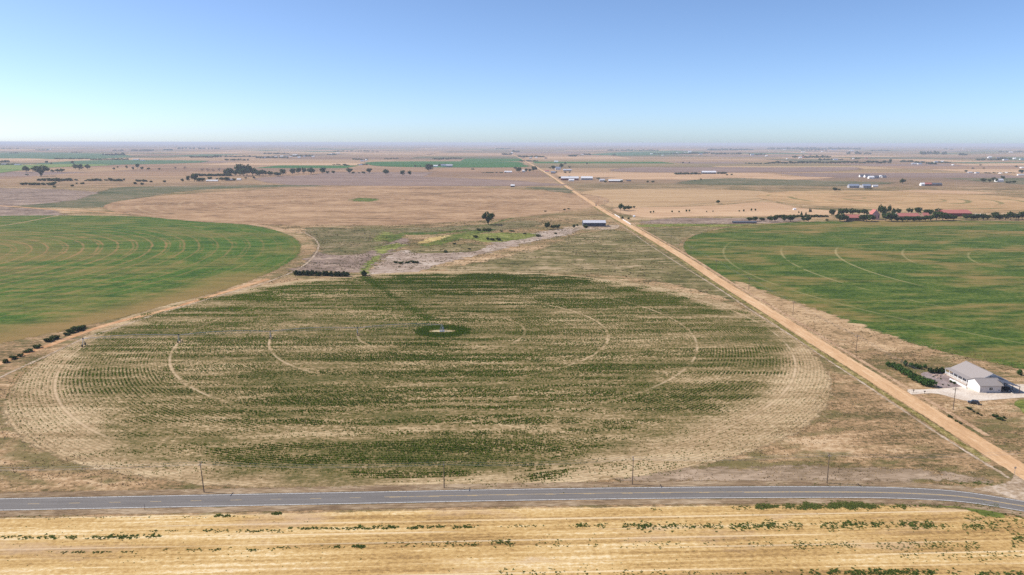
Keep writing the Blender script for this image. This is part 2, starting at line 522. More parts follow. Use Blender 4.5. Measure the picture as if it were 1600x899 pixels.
m_A = pivot_soil()
m_B = alfalfa('green_crop', B_C, [(0, (.030, .052, .009)), (.4, (.056, .085, .015)), (.75, (.084, .112, .024)), (1, (.14, .145, .045))], (.225, .165, .07),
              tracks=((384, .25, 186, 40), (329, .36, 182, 30), (278, .42, 172, 26), (218, .28, 156, 15), (162, .34, 153, 17)), patchy=.9, seed=50)
m_C = alfalfa('hay_crop', C_C, [(0, (.026, .056, .007)), (.4, (.048, .09, .011)), (.75, (.075, .118, .019)), (1, (.13, .142, .035))], (.25, .165, .075),
              swath=(15.5, .95), patchy=.32, seed=-300)
def dry_circle():
    t, col, a, *_ = field_mat('dry_circle', [(0, (.15, .105, .065)), (.3, (.255, .17, .105)), (.6, (.335, .23, .145)), (1, (.44, .315, .205))], stretch=3, sizes=(3.0, 13, 90), fine=.3, mid=.4, big=.3)
    r, th, s_ = t.polar(E_C)
    w = t.math('SINE', t.math('MULTIPLY', t.math('ADD', r, t.math('MULTIPLY', t.noise(t.pos(), 1 / 50, 3), 14)), 2 * math.pi / 21))
    k = t.math('MULTIPLY', t.smooth(w, .3, 1.0), t.smooth(t.noise(t.pos(centre=(40, 3)), 1 / 70, 3), .42, .6))
    col = t.mix(t.math('MULTIPLY', k, .4), col, (.44, .33, .215))
    return t.finish(col, .97, fade=True, bump=a, bump_h=.3, spec=.05, ragscale=.05)
m_E = dry_circle()

def gold_circle():
    t, col, a, *_ = field_mat('gold_circle', [(0, (.27, .18, .10)), (.5, (.39, .27, .155)), (1, (.50, .36, .22))], stretch=4, sizes=(3.0, 14, 80))
    r, th, s = t.polar(D_C)
    for R_, w, st in ((250, 5, .7), (205, 7, .8), (160, 6, .7), (110, 8, .75), (70, 6, .6), (235, 3, .4)):
        d = t.math('ABSOLUTE', t.math('SUBTRACT', t.math('ADD', r, t.math('MULTIPLY', t.noise(t.pos(), 1 / 60, 2), 16)), R_ + 8))
        k = t.math('SUBTRACT', 1.0, t.smooth(d, w * .3, w))
        k = t.math('MULTIPLY', k, t.smooth(t.noise(t.pos(centre=(R_, 9)), 1 / 110, 2), .44, .58))
        col = t.mix(t.math('MULTIPLY', k, st), col, (.13, .13, .055))
    return t.finish(col, .97, fade=True, bump=a, bump_h=.3, spec=.05)
m_D = gold_circle()

def stubble():
    t = NT('wheat_stubble'); t.graded = False
    tilt = math.atan(.024)
    def P_(sx): return t.pos(scale=(sx, 1, 1), rot=tilt)
    a = t.noise(P_(1.6), 1.1, 3, .7)
    b = t.noise(P_(40), .75, 3, .6)       # drill rows and combine passes
    c = t.noise(P_(60), 1 / 6, 2, .5)
    e = t.noise(t.pos(scale=(2, 1, 1)), 1 / 22, 4, .6)
    f = t.math('ADD', t.math('ADD', t.math('MULTIPLY', a, .28), t.math('MULTIPLY', b, .27)), t.math('ADD', t.math('MULTIPLY', c, .25), t.math('MULTIPLY', e, .2)))
    f = t.math('ADD', t.math('MULTIPLY', t.math('SUBTRACT', f, .5), 6.0), .5, clamp=True)
    col = t.ramp(f, [(0, (.25, .148, .055)), (.3, (.395, .243, .09)), (.55, (.49, .32, .128)), (.8, (.575, .405, .19)), (1, (.67, .53, .32))])
    s = t.n('ShaderNodeSeparateXYZ'); t.l(t.pos(rot=tilt), s.inputs[0])
    # pale straw lines left behind the combine
    w = t.math('SINE', t.math('MULTIPLY', t.math('ADD', s.outputs[1], t.math('MULTIPLY', t.noise(P_(30), 1 / 20, 2), 6)), 2 * math.pi / 5.6))
    k = t.math('MULTIPLY', t.smooth(w, .86, .99), t.smooth(t.noise(P_(12), 1 / 9, 3), .42, .6))
    col = t.mix(t.math('MULTIPLY', k, .55), col, (.72, .58, .38))
    pk = t.smooth(t.noise(t.pos(scale=(3, 1, 1)), 1 / 16, 4, .65), .53, .70)
    col = t.mix(t.math('MULTIPLY', pk, .65), col, (.46, .32, .205))
    return t.finish(col, .95, fade=True, bump=t.math('ADD', a, b), bump_h=.18, spec=.08)

# ---- paved road path
road_px = [(0, 788.6), (200, 785), (400, 781.2), (600, 777.4), (800, 773.6), (1000, 770.8), (1200, 769.3), (1300, 769.2), (1400, 770.6), (1500, 776.2), (1600, 791.5)]
rp = [P(*p) for p in road_px]
d0 = np.array(rp[0]) - np.array(rp[1]); d0 /= np.linalg.norm(d0)
rp = [tuple(np.array(rp[0]) + d0 * k) for k in (500, 250, 90)] + rp
d1 = np.array(rp[-1]) - np.array(rp[-2]); d1 /= np.linalg.norm(d1)
rp += [(rp[-1][0] + 25, rp[-1][1] - 12), (rp[-1][0] + 55, rp[-1][1] - 32), (rp[-1][0] + 110, rp[-1][1] - 80), (rp[-1][0] + 260, rp[-1][1] - 230)]
ROAD = smooth_open(rp, 4)

# stubble field south of the road
st_ring = [(-620, 60), (330, 60)] + [p for p in offset_path(ROAD, -7.5)[::-1] if -620 < p[0] < 300]
sheet('stubble_field', st_ring, .012, stubble(), 2.2, 'golden harvested wheat stubble below the paved road')

# ---- named patches: (name, label, z, material, fade, pixel outline)
m_olive = simple_field('olive_pasture', [(0, (.075, .072, .03)), (.3, (.13, .118, .052)), (.6, (.205, .168, .09)), (.85, (.30, .235, .145)), (1, (.38, .30, .20))], stretch=3.5, sizes=(2.6, 9, 40), ragscale=.08, contrast=1.1, ragged=1.5)
m_scrub = simple_field('olive_scrub', [(0, (.07, .07, .032)), (.35, (.125, .115, .055)), (.65, (.185, .15, .085)), (1, (.30, .24, .16))], stretch=2.2, sizes=(2.6, 10, 50), ragscale=.06, ragged=1.5)
m_mauve = simple_field('weedy_mauve', [(0, (.12, .095, .07)), (.4, (.205, .155, .125)), (.7, (.28, .215, .175)), (1, (.40, .32, .25))], stretch=2.2, sizes=(2.6, 9, 45), ragscale=.06, ragged=1.5)
m_dgreen = simple_field('far_grass', [(0, (.055, .065, .035)), (.4, (.105, .11, .06)), (.75, (.19, .155, .1)), (1, (.28, .21, .15))], stretch=4, sizes=(3, 22, 120), ragscale=.02)
m_wash = simple_field('pale_wash', [(0, (.19, .145, .11)), (.35, (.32, .25, .20)), (.7, (.41, .335, .275)), (1, (.52, .45, .385))], stretch=2.5, sizes=(2.2, 7, 40), ragscale=.1, ragged=1.6)
m_lime = simple_field('lime_grass', [(0, (.075, .09, .028)), (.4, (.13, .145, .042)), (.75, (.215, .22, .075)), (1, (.33, .30, .14))], stretch=2, sizes=(2.2, 8, 30), ragscale=.12, ragged=2.2)
m_rush = simple_field('rush_grass', [(0, (.035, .065, .018)), (.5, (.085, .11, .03)), (1, (.19, .18, .06))], stretch=2.5, sizes=(2.2, 8, 30), ragscale=.12, ragged=2.0)
m_straw = simple_field('straw_grass', [(0, (.30, .22, .10)), (.5, (.44, .34, .16)), (1, (.55, .45, .24))], stretch=3, sizes=(2.6, 9, 40), ragscale=.1, ragged=1.8)
m_dirt = simple_field('dirt_track', [(0, (.33, .225, .145)), (.5, (.475, .345, .23)), (1, (.58, .45, .32))], stretch=1.5, sizes=(1.0, 5, 25), fine=.25, ragscale=.3, ragged=.6)
m_orange = simple_field('orange_track', [(0, (.34, .20, .11)), (.5, (.47, .30, .175)), (1, (.56, .39, .25))], stretch=2, sizes=(2.6, 8, 40), ragscale=.07, ragged=.6)
m_pale = simple_field('pale_track', [(0, (.26, .195, .135)), (.5, (.38, .30, .22)), (1, (.52, .435, .35))], stretch=1.2, sizes=(1.5, 6, 25), ragscale=.22, ragged=1.3)
m_fgreen = simple_field('far_green', [(0, (.028, .075, .02)), (.5, (.045, .11, .03)), (1, (.075, .14, .045))], stretch=5, sizes=(5, 40, 200), ragscale=.004, ragged=.4)
m_fteal = simple_field('far_teal', [(0, (.05, .10, .055)), (.5, (.075, .13, .07)), (1, (.13, .16, .085))], stretch=5, sizes=(5, 40, 200), ragscale=.004, ragged=.5)
m_flime = simple_field('far_lime', [(0, (.10, .155, .05)), (.5, (.155, .20, .065)), (1, (.26, .25, .11))], stretch=5, sizes=(5, 40, 200), ragscale=.004, ragged=.5)
m_fmauve = simple_field('far_mauve', [(0, (.17, .125, .105)), (.5, (.235, .175, .145)), (1, (.30, .225, .185))], stretch=6, sizes=(4, 30, 160), ragscale=.006, ragged=.5)
m_ftan = simple_field('far_tan', [(0, (.36, .245, .155)), (.5, (.45, .315, .205)), (1, (.53, .39, .26))], stretch=6, sizes=(4, 26, 140), ragscale=.008, ragged=.5)
m_fbuff = simple_field('far_buff', [(0, (.31, .215, .13)), (.5, (.39, .28, .17)), (1, (.46, .34, .215))], stretch=7, sizes=(3, 20, 110), ragscale=.01, ragged=.5)

sheet('right_green_field', circle(B_C, B_R, 200, lambda a: 30 * abs(math.sin(2 * a)) ** 1.5), .030, m_B, 4, 'round dark green irrigated field beside the dirt road')
sheet('left_green_field', circle(C_C, C_R), .030, m_C, 8, 'round bright green hay field with curved swaths')
sheet('brown_round_field', circle(E_C, E_R, 200, lambda a: 14 * math.sin(4 * a + 1)), .05, m_E, 8, 'round dry brown field behind the green hay field')
sheet('golden_round_field', circle(D_C, D_R), .06, m_D, 8, 'round golden field with dark rings behind the red farm')
sheet('thin_crop_field', circle(A_C, A_R, 200, lambda a: 12 * math.sin(2 * a) ** 2 if math.sin(a) < 0 else 3), .034, m_A, 5, 'round thin green crop field with pivot wheel tracks')

patches = [
 ('olive_pasture', 'olive brown pasture between the dirt road and the thin crop field', .016, m_olive, 3,
  [(700, 424), (760, 408), (850, 388), (905, 366), (965, 360), (1000, 372), (1060, 405), (1120, 440), (1170, 472), (1120, 462), (1010, 436), (880, 426)]),
 ('scrub_land', 'dark olive scrub between the hay field and the wash', .014, m_scrub, 4,
  [(480, 356), (600, 358), (740, 352), (820, 345), (845, 352), (760, 362), (640, 366), (600, 385), (560, 397), (505, 395), (490, 372)]),
 ('weedy_ground', 'mauve weedy ground above the row of dark evergreens', .013, m_mauve, 4,
  [(498, 393), (560, 396), (620, 372), (640, 380), (600, 400), (570, 425), (520, 424), (455, 428), (475, 412)]),
 ('dry_wash', 'pale grey dry wash running up towards the barn', .018, m_wash, 3,
  [(572, 429), (590, 414), (618, 394), (660, 390), (725, 389), (790, 376), (850, 362), (905, 354), (890, 366), (830, 378), (770, 393), (705, 408), (660, 422), (620, 430)]),
 ('mauve_meadow', 'grey mauve dry meadow along the left edge', .02, m_mauve, 6,
  [(-80, 296), (60, 295), (150, 300), (190, 308), (170, 318), (60, 322), (-80, 326)]),
 ('far_meadow', 'grey green meadow along the top of the brown round field', .022, m_dgreen, 8,
  [(120, 312), (180, 294), (260, 291), (420, 289), (510, 291), (400, 293), (300, 298), (215, 310), (190, 322), (60, 325), (20, 323)]),
 ('grey_meadow', 'grey dry meadow left of the hay field', .019, m_mauve, 5,
  [(-60, 326), (40, 325), (95, 332), (80, 341), (0, 352), (-90, 360)]),
 ('plowed_band', 'bare mauve field behind the round brown field', .07, m_fmauve, 8,
  [(400, 279), (480, 274), (600, 275), (760, 280), (850, 286), (880, 290), (700, 291), (520, 290), (440, 288)]),
 ('straw_bank', 'straw coloured grass beside the small creek', .021, m_straw, 2,
  [(672, 372), (700, 368), (735, 364), (745, 367), (715, 374), (680, 379), (655, 381)]),
 ('straw_strip', 'yellow green grass strip above the dark green round field', .024, m_lime, 3,
  [(990, 352), (1060, 350), (1140, 351), (1195, 350), (1140, 354), (1060, 354), (1000, 355)]),
 ('creek_grass', 'dark green rushes along the creek', .023, m_rush, 2,
  [(656, 384), (690, 374), (720, 364), (765, 358), (770, 361), (735, 368), (705, 378), (668, 386)]),
 ('creek_bank_grass', 'green grass strip beneath the round brown field', .0235, m_rush, 2,
  [(620, 364), (680, 363), (735, 358), (730, 361), (680, 366), (625, 367)]),
 ('lime_patch', 'bright lime grass at the creek bend', .025, m_lime, 2.5,
  [(583, 374), (602, 362), (612, 364), (607, 372), (592, 378)]),
 ('lime_patch', 'bright lime grass at the foot of the scrub', .0255, m_lime, 2.5,
  [(586, 388), (605, 382), (622, 381), (640, 382), (612, 390), (598, 397), (590, 396)]),
 ('lime_patch', 'lime grass strip beside the dry wash', .026, m_lime, 2,
  [(560, 428), (578, 408), (592, 399), (594, 403), (578, 418), (572, 428)]),
 ('green_grass_patch', 'dark green grass at the creek', .0265, m_rush, 2,
  [(596, 376), (612, 366), (625, 366), (632, 370), (610, 378)]),
 ('olive_grass', 'olive grass between the creek shrubs', .0215, m_olive, 2.5,
  [(640, 391), (680, 384), (735, 381), (760, 384), (745, 392), (700, 395), (655, 396)]),
 ('lime_meadow', 'yellow green grass between the creek shrubs', .0222, m_lime, 2.5,
  [(700, 371), (740, 366), (790, 364), (840, 366), (815, 374), (760, 379), (735, 374)]),
 ('pasture_strip', 'pale pasture strip across from the barn', .0165, m_mauve, 3,
  [(1000, 349), (1040, 342), (1150, 341), (1260, 342), (1200, 349), (1080, 350)]),
 ('brown_verge', 'brown weedy ground between the strip and the green field', .0175, m_olive, 3,
  [(1010, 358), (1060, 356), (1120, 356), (1070, 372), (1056, 384), (1035, 376)]),
 ('far_green_field', 'narrow green field far behind the brown round field', .5, m_fgreen, 20,
  [(572, 256), (585, 253.2), (680, 252.4), (800, 253), (816, 257), (822, 261), (760, 262), (650, 261.5), (590, 259.5)]),
 ('far_teal_field', 'hazy green field near the horizon right of the road', .6, m_fteal, 30,
  [(925, 241), (1000, 237.2), (1095, 237), (1090, 240), (1010, 243), (950, 243)]),
 ('far_teal_field', 'hazy teal field at the far left', .6, m_fteal, 40,
  [(-80, 246), (20, 238.5), (150, 240), (200, 243), (190, 247), (60, 249)]),
 ('far_teal_field', 'hazy green strip at the left behind the trees', .7, m_fteal, 30,
  [(60, 256), (160, 250.5), (315, 251.5), (300, 255), (200, 257.5), (120, 259)]),
 ('far_lime_field', 'pale lime field at the left edge behind the big tree', .8, m_flime, 25,
  [(-90, 272), (-60, 260), (60, 257.5), (150, 257), (170, 259), (60, 263), (0, 271)]),
 ('far_buff_field', 'pale tan field at the far left', .75, m_ftan, 25,
  [(-60, 251), (0, 248), (70, 248.5), (60, 251), (0, 252.5)]),
 ('buff_field', 'long pale tan field right of the dirt road', .045, m_fbuff, 8,
  [(902, 304), (935, 297), (1060, 296), (1190, 299), (1200, 310), (1150, 318), (1050, 323), (960, 324), (935, 318)]),
 ('buff_strip', 'straw coloured strip right of the dirt road', .046, m_ftan, 6,
  [(960, 326), (1100, 322), (1200, 316), (1250, 325), (1330, 333), (1250, 338), (1100, 338), (1010, 340)]),
 ('far_buff_strip', 'long straw coloured strip behind the white roofed sheds', .3, m_ftan, 12,
  [(950, 280), (1000, 276), (1130, 278), (1200, 276), (1300, 278), (1200, 282), (1060, 281)]),
 ('green_tinged_strip', 'green tinged grass strip far right of the road', .31, m_dgreen, 12,
  [(1060, 287), (1130, 279), (1300, 283), (1400, 286), (1330, 290), (1200, 290)]),
 ('far_sand_strip', 'pale sandy strip behind the golden round field', .2, m_ftan, 10,
  [(1400, 299), (1440, 297.5), (1520, 299.5), (1560, 302.5), (1500, 303)]),
 ('grass_strip', 'dark grass strip beside the dirt road far off', .21, m_dgreen, 10,
  [(812, 293), (850, 293), (885, 295), (893, 302), (870, 300), (840, 295.5)]),
 ('far_mauve_strip', 'mauve meadow strip far right of the road', .55, m_fmauve, 25,
  [(1000, 262), (1200, 262), (1340, 262), (1300, 268), (1100, 270), (960, 268)]),
 ('far_orange_field', 'bright straw field at the far right', .52, m_ftan, 25,
  [(1490, 257), (1560, 255.5), (1640, 255.5), (1640, 258), (1540, 259.5)]),
]
for nm, lb, z, m, fd, pxs in patches:
    blot(nm, px_ring(pxs), z, m, fd * 2.2, lb)

# ---- far parcels of the section grid under different crops
pr = random.Random(12)
y = 1930.0
while y < 13500:
    dy = 402 if y < 4000 else 805
    for i in range(-18, 18):
        x0, x1 = 174 + 805 * i + 16, 174 + 805 * (i + 1) - 16
        if abs((x0 + x1) / 2) > y * .75 + 700 or pr.random() < .45: continue
        q = pr.random()
        m = m_fmauve if q < .26 else m_ftan if q < .52 else m_fbuff if q < .68 else m_dgreen if q < .84 else m_fteal if q < .92 else m_fgreen
        a, b = (x0, x1) if pr.random() < .6 else ((x0, (x0 + x1) / 2 - 8) if pr.random() < .5 else ((x0 + x1) / 2 + 8, x1))
        if 2500 < y < 3900 and -900 < a < 260: continue
        blot('far_parcel', [(a, y + 14), (b, y + 14), (b, y + dy - 14), (a, y + dy - 14)], .13, m, 12, n=16)
    y += dy
# low ridges on the skyline
def ridge(y0, seed, h0, h1):
    hr_ = random.Random(seed)
    n = 150; pts = []; ph = [hr_.uniform(0, 6.28) for _ in range(6)]
    for i in range(n):
        x = -34000 + 68000 * i / (n - 1)
        f = sum(math.sin(x / (9000 / (k + 1)) + ph[k]) / (k + 1) for k in range(6))
        pts.append((x, max(2.0, h0 + (h1 - h0) * (.5 + .3 * f))))
    v = [(x, y0 - 2600, -.5) for x, h in pts] + [(x, y0, h) for x, h in pts] + [(x, y0 + 2600, -.5) for x, h in pts]
    f = [(k * n + i, k * n + i + 1, (k + 1) * n + i + 1, (k + 1) * n + i) for k in range(2) for i in range(n - 1)]
    me = bpy.data.meshes.new('hills'); me.from_pydata(v, [], f)
    o = link('hills', me, m_fbuff); o['kind'] = 'structure'; o['label'] = 'low hazy ridge on the skyline'
ridge(21000, 3, 4, 26); ridge(33000, 8, 10, 60)

# ---- tracks
def px_path(pxs, step=6): return smooth_open([P(*p) for p in pxs], step)
m_tanbank = simple_field('tan_bank', [(0, (.22, .16, .09)), (.45, (.36, .255, .155)), (1, (.50, .375, .24))], stretch=1.6, sizes=(2.0, 7, 30), ragscale=.1, ragged=1.8)
m_strip = simple_field('pale_strip', [(0, (.21, .16, .11)), (.45, (.31, .24, .175)), (1, (.44, .35, .265))], stretch=3, sizes=(1.6, 6, 30), ragscale=.1, ragged=1.5)
patches2 = [
 ('green_patch', 'small green patch in the middle of the brown round field', .053, m_rush, 5,
  [(548, 313), (562, 309.5), (580, 310), (592, 312.5), (575, 315.5), (558, 315)]),
 ('straw_bank', 'orange straw grass along the near edge of the right green field', .0315, m_tanbank, 3,
  [(1150, 440), (1210, 462), (1260, 478), (1330, 503), (1400, 528), (1440, 545), (1380, 548), (1300, 527), (1230, 500), (1180, 470)]),
 ('dry_strip', 'pale dry strip above the paved road in the corner', .0155, m_strip, 3,
  [(960, 742), (1060, 733), (1200, 730), (1350, 731), (1470, 737), (1540, 750), (1400, 751), (1200, 752), (1000, 754)]),
]
for nm, lb, z, m, fd, pxs in patches2:
    blot(nm, px_ring(pxs), z, m, fd * 1.6, lb)
tracks = [
 ('farm_track', 'pale farm track between the hay field and the thin crop field', m_pale, 3.0, .040, 1.3,
  [(-60, 622), (0, 590), (80, 553), (130, 530), (170, 516), (240, 493), (330, 466), (420, 440), (470, 418), (492, 398), (497, 380), (480, 366), (462, 362)]),
 ('dirt_track', 'reddish dirt band beside the pale farm track', m_orange, 7, .036, 2.5,
  [(-60, 600), (0, 568), (90, 535), (160, 510), (260, 484), (340, 460), (420, 436)]),
 ('field_edge_track', 'dirt edge along the top of the hay field', m_dirt, 9, .041, 3,
  [(190, 333), (300, 341), (400, 352), (455, 361)]),
 ('orange_track', 'orange dirt track at the left below the grey meadow', m_orange, 12, .042, 4,
  [(-40, 320), (20, 323), (90, 328), (150, 331), (200, 334)]),
 ('orange_track', 'orange track curving round the left end of the brown field', m_orange, 9, .043, 3,
  [(200, 334), (190, 328), (192, 321), (215, 313), (260, 306)]),
 ('dirt_track', 'pale track at the left above the hay field', m_dirt, 5, .044, 2,
  [(-20, 356), (10, 352), (50, 345), (95, 336)]),
 ('fence_track', 'white alkali line beside the dirt road', m_pale, 2.0, .047, .9,
  [(1578, 748), (1475, 684), (1412, 642), (1350, 600), (1303, 569), (1240, 527), (1172, 484), (1115, 446), (1060, 412), (1015, 383), (985, 362), (972, 354)]),
 ('creek_bed', 'dark eroded creek line below the brown round field', m_rush, 5, .046, 2,
  [(560, 358), (640, 358), (700, 357), (760, 352), (800, 341), (850, 331), (905, 322), (935, 319)]),
 ('dirt_track', 'thin track crossing the field to the right of the road', m_dgreen, 5, .05, 2,
  [(1000, 324), (1080, 320), (1150, 314), (1210, 308), (1290, 301)]),
]
for nm, lb, m, w, z, fd, pxs in tracks:
    ribbon(nm, px_path(pxs), w, z, m, fd, label=lb)

# ---- dirt section road
def dirt_road_material():
    t = NT('dirt_road')
    a = t.noise(t.pos(scale=(1, 2.5, 1)), 1.2, 3, .6)
    b = t.noise(t.pos(scale=(1, 9, 1)), 1 / 2.2, 3, .6)
    c = t.noise(t.pos(scale=(1, 3, 1)), 1 / 25, 3, .6)
    f = t.math('ADD', t.math('ADD', t.math('MULTIPLY', a, .3), t.math('MULTIPLY', b, .45)), t.math('MULTIPLY', c, .25))
    f = t.math('ADD', t.math('MULTIPLY', t.math('SUBTRACT', f, .5), 3.8), .5, clamp=True)
    col = t.ramp(f, [(0, (.41, .27, .155)), (.45, (.52, .355, .215)), (.8, (.60, .435, .28)), (1, (.66, .51, .36))])
    return t.finish(col, .95, fade=True, bump=a, bump_h=.06, spec=.08, ragged=.9, ragscale=.3)
DIRT = smooth_open([P(1652, 770), P(1575, 722), P(1530, 693.5), P(1468, 654), P(1390, 606), P(1300, 550), P(1214, 495), P(1127, 441.2), P(1070, 403.6), P(1013.4, 369.8), P(975.6, 348), P(945, 330.5), P(917, 312.5), P(890, 295), P(860, 274.5), P(832, 258), P(812, 247), P(802, 242)], 8)
DIRT = DIRT
dx = [p for p in DIRT]
verge_m = simple_field('verge_grass', [(0, (.085, .08, .028)), (.4, (.17, .145, .055)), (.75, (.27, .22, .10)), (1, (.38, .31, .17))], stretch=1, sizes=(.8, 4, 22), ragscale=.2)
ribbon('verge', [p for p in offset_path(DIRT, 6.6) if p[1] > 222][:], 4.2, .048, verge_m, 1.6, label='olive grass verge left of the dirt road')
ribbon('verge', [p for p in offset_path(DIRT, -7.6) if p[1] > 250][:], 4.0, .049, m_dirt, 1.7, label='bare verge right of the dirt road')
ribbon('dirt_road', DIRT, lambda q: 10.2, .056, dirt_road_material(), 1.3, label='straight tan dirt road running to the horizon')
# driveway apron where the dirt road meets the paved road
sheet('junction_apron', px_ring([(1520, 764), (1555, 757), (1578, 748), (1588, 736), (1640, 752), (1680, 800), (1640, 800), (1600, 786), (1560, 773)], 3), .052, m_pale, 1.2, 'pale gravel apron where the dirt road meets the paved road')

# ---- paved road
def asphalt():
    t = NT('asphalt')
    a = t.noise(t.pos(scale=(1.5, 1, 1)), 3.0, 3, .6)
    b = t.noise(t.pos(scale=(14, 1, 1), rot=math.atan(.024)), 1 / 1.3, 2, .5)
    f = t.math('ADD', t.math('MULTIPLY', a, .5), t.math('MULTIPLY', b, .5))
    f = t.math('ADD', t.math('MULTIPLY', t.math('SUBTRACT', f, .5), 2), .5, clamp=True)
    col = t.ramp(f, [(0, (.115, .105, .098)), (.5, (.165, .151, .14)), (1, (.22, .203, .19))])
    return t.finish(col, .85, bump=a, bump_h=.01, spec=.25)
def paint(name, c):
    t = NT(name); t.graded = False
    nz = t.noise(t.pos(), 1.4, 4, .7)
    return t.finish(t.mix(t.smooth(nz, .25, .6), (.3, .28, .27), c), .7, spec=.2)
m_white_paint, m_yellow_paint = paint('white_paint', (.78, .76, .72)), paint('yellow_paint', (.62, .42, .16))
shoulder_m = simple_field('shoulder_gravel', [(0, (.16, .115, .075)), (.5, (.26, .195, .13)), (1, (.40, .32, .23))], stretch=4, rot=math.atan(.024), sizes=(.8, 4, 20), ragscale=.35)
ribbon('road_shoulder', offset_path(ROAD, 6.0), 5.5, .044, shoulder_m, 1.8, label='brown weedy shoulder on the far side of the paved road')
ribbon('road_shoulder', offset_path(ROAD, -5.8), 4.5, .0465, shoulder_m, 1.5, label='brown shoulder between paved road and stubble')
road = ribbon('paved_road', ROAD, 7.9, .062, asphalt(), .3, label='grey two lane paved road across the bottom')
ribbon('edge_line', offset_path(ROAD, 3.55), .19, .067, m_white_paint, .01, parent=road)
ribbon('edge_line', offset_path(ROAD, -3.55), .19, .067, m_white_paint, .01, parent=road)
# centre markings: dashes on the left, a solid line joins them further right, double on the curve
seg = np.cumsum([0] + [math.dist(ROAD[i], ROAD[i + 1]) for i in range(len(ROAD) - 1)])
def road_at(s):
    i = min(len(seg) - 2, max(0, int(np.searchsorted(seg, s)) - 1))
    q = (s - seg[i]) / (seg[i + 1] - seg[i])
    a, b = np.array(ROAD[i]), np.array(ROAD[i + 1])
    return a + (b - a) * q, math.atan2(*(b - a)[::-1])
xs = np.array([p[0] for p in ROAD])
def s_of_x(x): return float(np.interp(x, xs, seg))
dash_me = MB().box(-1.65, 1.65, -.075, .075, 0, .002).mesh('lane_dash')
dash_me.materials.append(m_yellow_paint)
s0 = s_of_x(P(52, 788)[0]); step = 11.9
s = s0 - step * 14
while s < s_of_x(P(1150, 770)[0]):
    p, a = road_at(s)
    o = link('lane_dash', dash_me, None, road)
    off = 0 if p[0] < P(590, 778)[0] else -.16
    o.location = (p[0] - math.sin(a) * off, p[1] + math.cos(a) * off, .066)
    o.rotation_euler = (0, 0, a)
    s += step
cpath = [p for p in offset_path(ROAD, .18) if p[0] > P(598, 777)[0]]
ribbon('centre_line', cpath, .17, .0685, m_yellow_paint, .01, parent=road)
cpath = [p for p in offset_path(ROAD, -.18) if p[0] > P(1155, 770)[0]]
ribbon('centre_line', cpath, .17, .0685, m_yellow_paint, .01, parent=road)

# ---- near yard surfaces
m_yard = simple_field('yard_gravel', [(0, (.20, .16, .15)), (.5, (.285, .23, .215)), (1, (.37, .31, .29))], stretch=1, sizes=(.6, 3, 12), ragscale=.5, ragged=.5)
m_drive = simple_field('drive_gravel', [(0, (.50, .42, .345)), (.5, (.60, .52, .44)), (1, (.69, .62, .54))], stretch=2, sizes=(.6, 3, 12), ragscale=.4, ragged=.5)
sheet('gravel_yard', px_ring([(1437, 585), (1448, 581), (1476, 581), (1492, 584), (1516, 603), (1500, 606), (1468, 606), (1450, 595)], 2), .050, m_yard, .8, 'mauve gravel yard between the young conifers and the white house')
sheet('driveway', px_ring([(1416, 609), (1440, 608.5), (1475, 606.5), (1500, 604), (1520, 602), (1560, 600), (1600, 600), (1650, 598), (1650, 620), (1600, 622), (1560, 625), (1520, 628), (1495, 624), (1465, 616), (1440, 616), (1424, 617)], 2), .054, m_drive, .9, 'pale gravel driveway in front of the white house')
sheet('lime_verge', px_ring([(1505, 796), (1540, 793), (1580, 800), (1572, 810), (1540, 808)], 3), .028, m_lime, 2, 'lime green grass below the bend of the paved road')
sheet('lime_verge', px_ring([(1585, 628), (1620, 620), (1640, 640), (1600, 648)], 3), .028, m_lime, 2, 'lime green grass right of the driveway')
sheet('verge_green', px_ring([(1310, 783), (1420, 783), (1500, 789), (1560, 797), (1500, 795), (1410, 788)], 3), .0275, m_lime, 1.2, 'yellow green grass along the paved road at the bend')

# ------------------------------------------------------------------ low plant cover (tufts and leaf triangles)
def hash2(ix, iy, s):
    h = (ix.astype(np.int64) * 374761393 + iy.astype(np.int64) * 668265263 + s * 69069) & 0x7fffffff
    h = ((h ^ (h >> 13)) * 1274126177) & 0x7fffffff
    return ((h ^ (h >> 16)) & 0xffff) / 65535.0
def vnoise(x, y, s=0):
    ix, iy = np.floor(x), np.floor(y)
    fx, fy = x - ix, y - iy
    fx, fy = fx * fx * (3 - 2 * fx), fy * fy * (3 - 2 * fy)
    a, b = hash2(ix, iy, s), hash2(ix + 1, iy, s)
    c, d = hash2(ix, iy + 1, s), hash2(ix + 1, iy + 1, s)
    return (a * (1 - fx) + b * fx) * (1 - fy) + (c * (1 - fx) + d * fx) * fy

def leaf_mat(name, dark, mid, light, transl=.25):
    t = NT(name)
    at = t.n('ShaderNodeAttribute', attribute_name='tone')
    col = t.ramp(at.outputs['Fac'], [(0, dark), (.5, mid), (1, light)])
    d = t.n('ShaderNodeBsdfDiffuse'); t.l(col, d.inputs['Color'])
    tr = t.n('ShaderNodeBsdfTranslucent'); t.l(col, tr.inputs['Color'])
    mx = t.n('ShaderNodeMixShader'); mx.inputs[0].default_value = transl
    t.l(d.outputs[0], mx.inputs[1]); t.l(tr.outputs[0], mx.inputs[2])
    t.l(mx.outputs[0], t.out.inputs['Surface'])
    return t.m

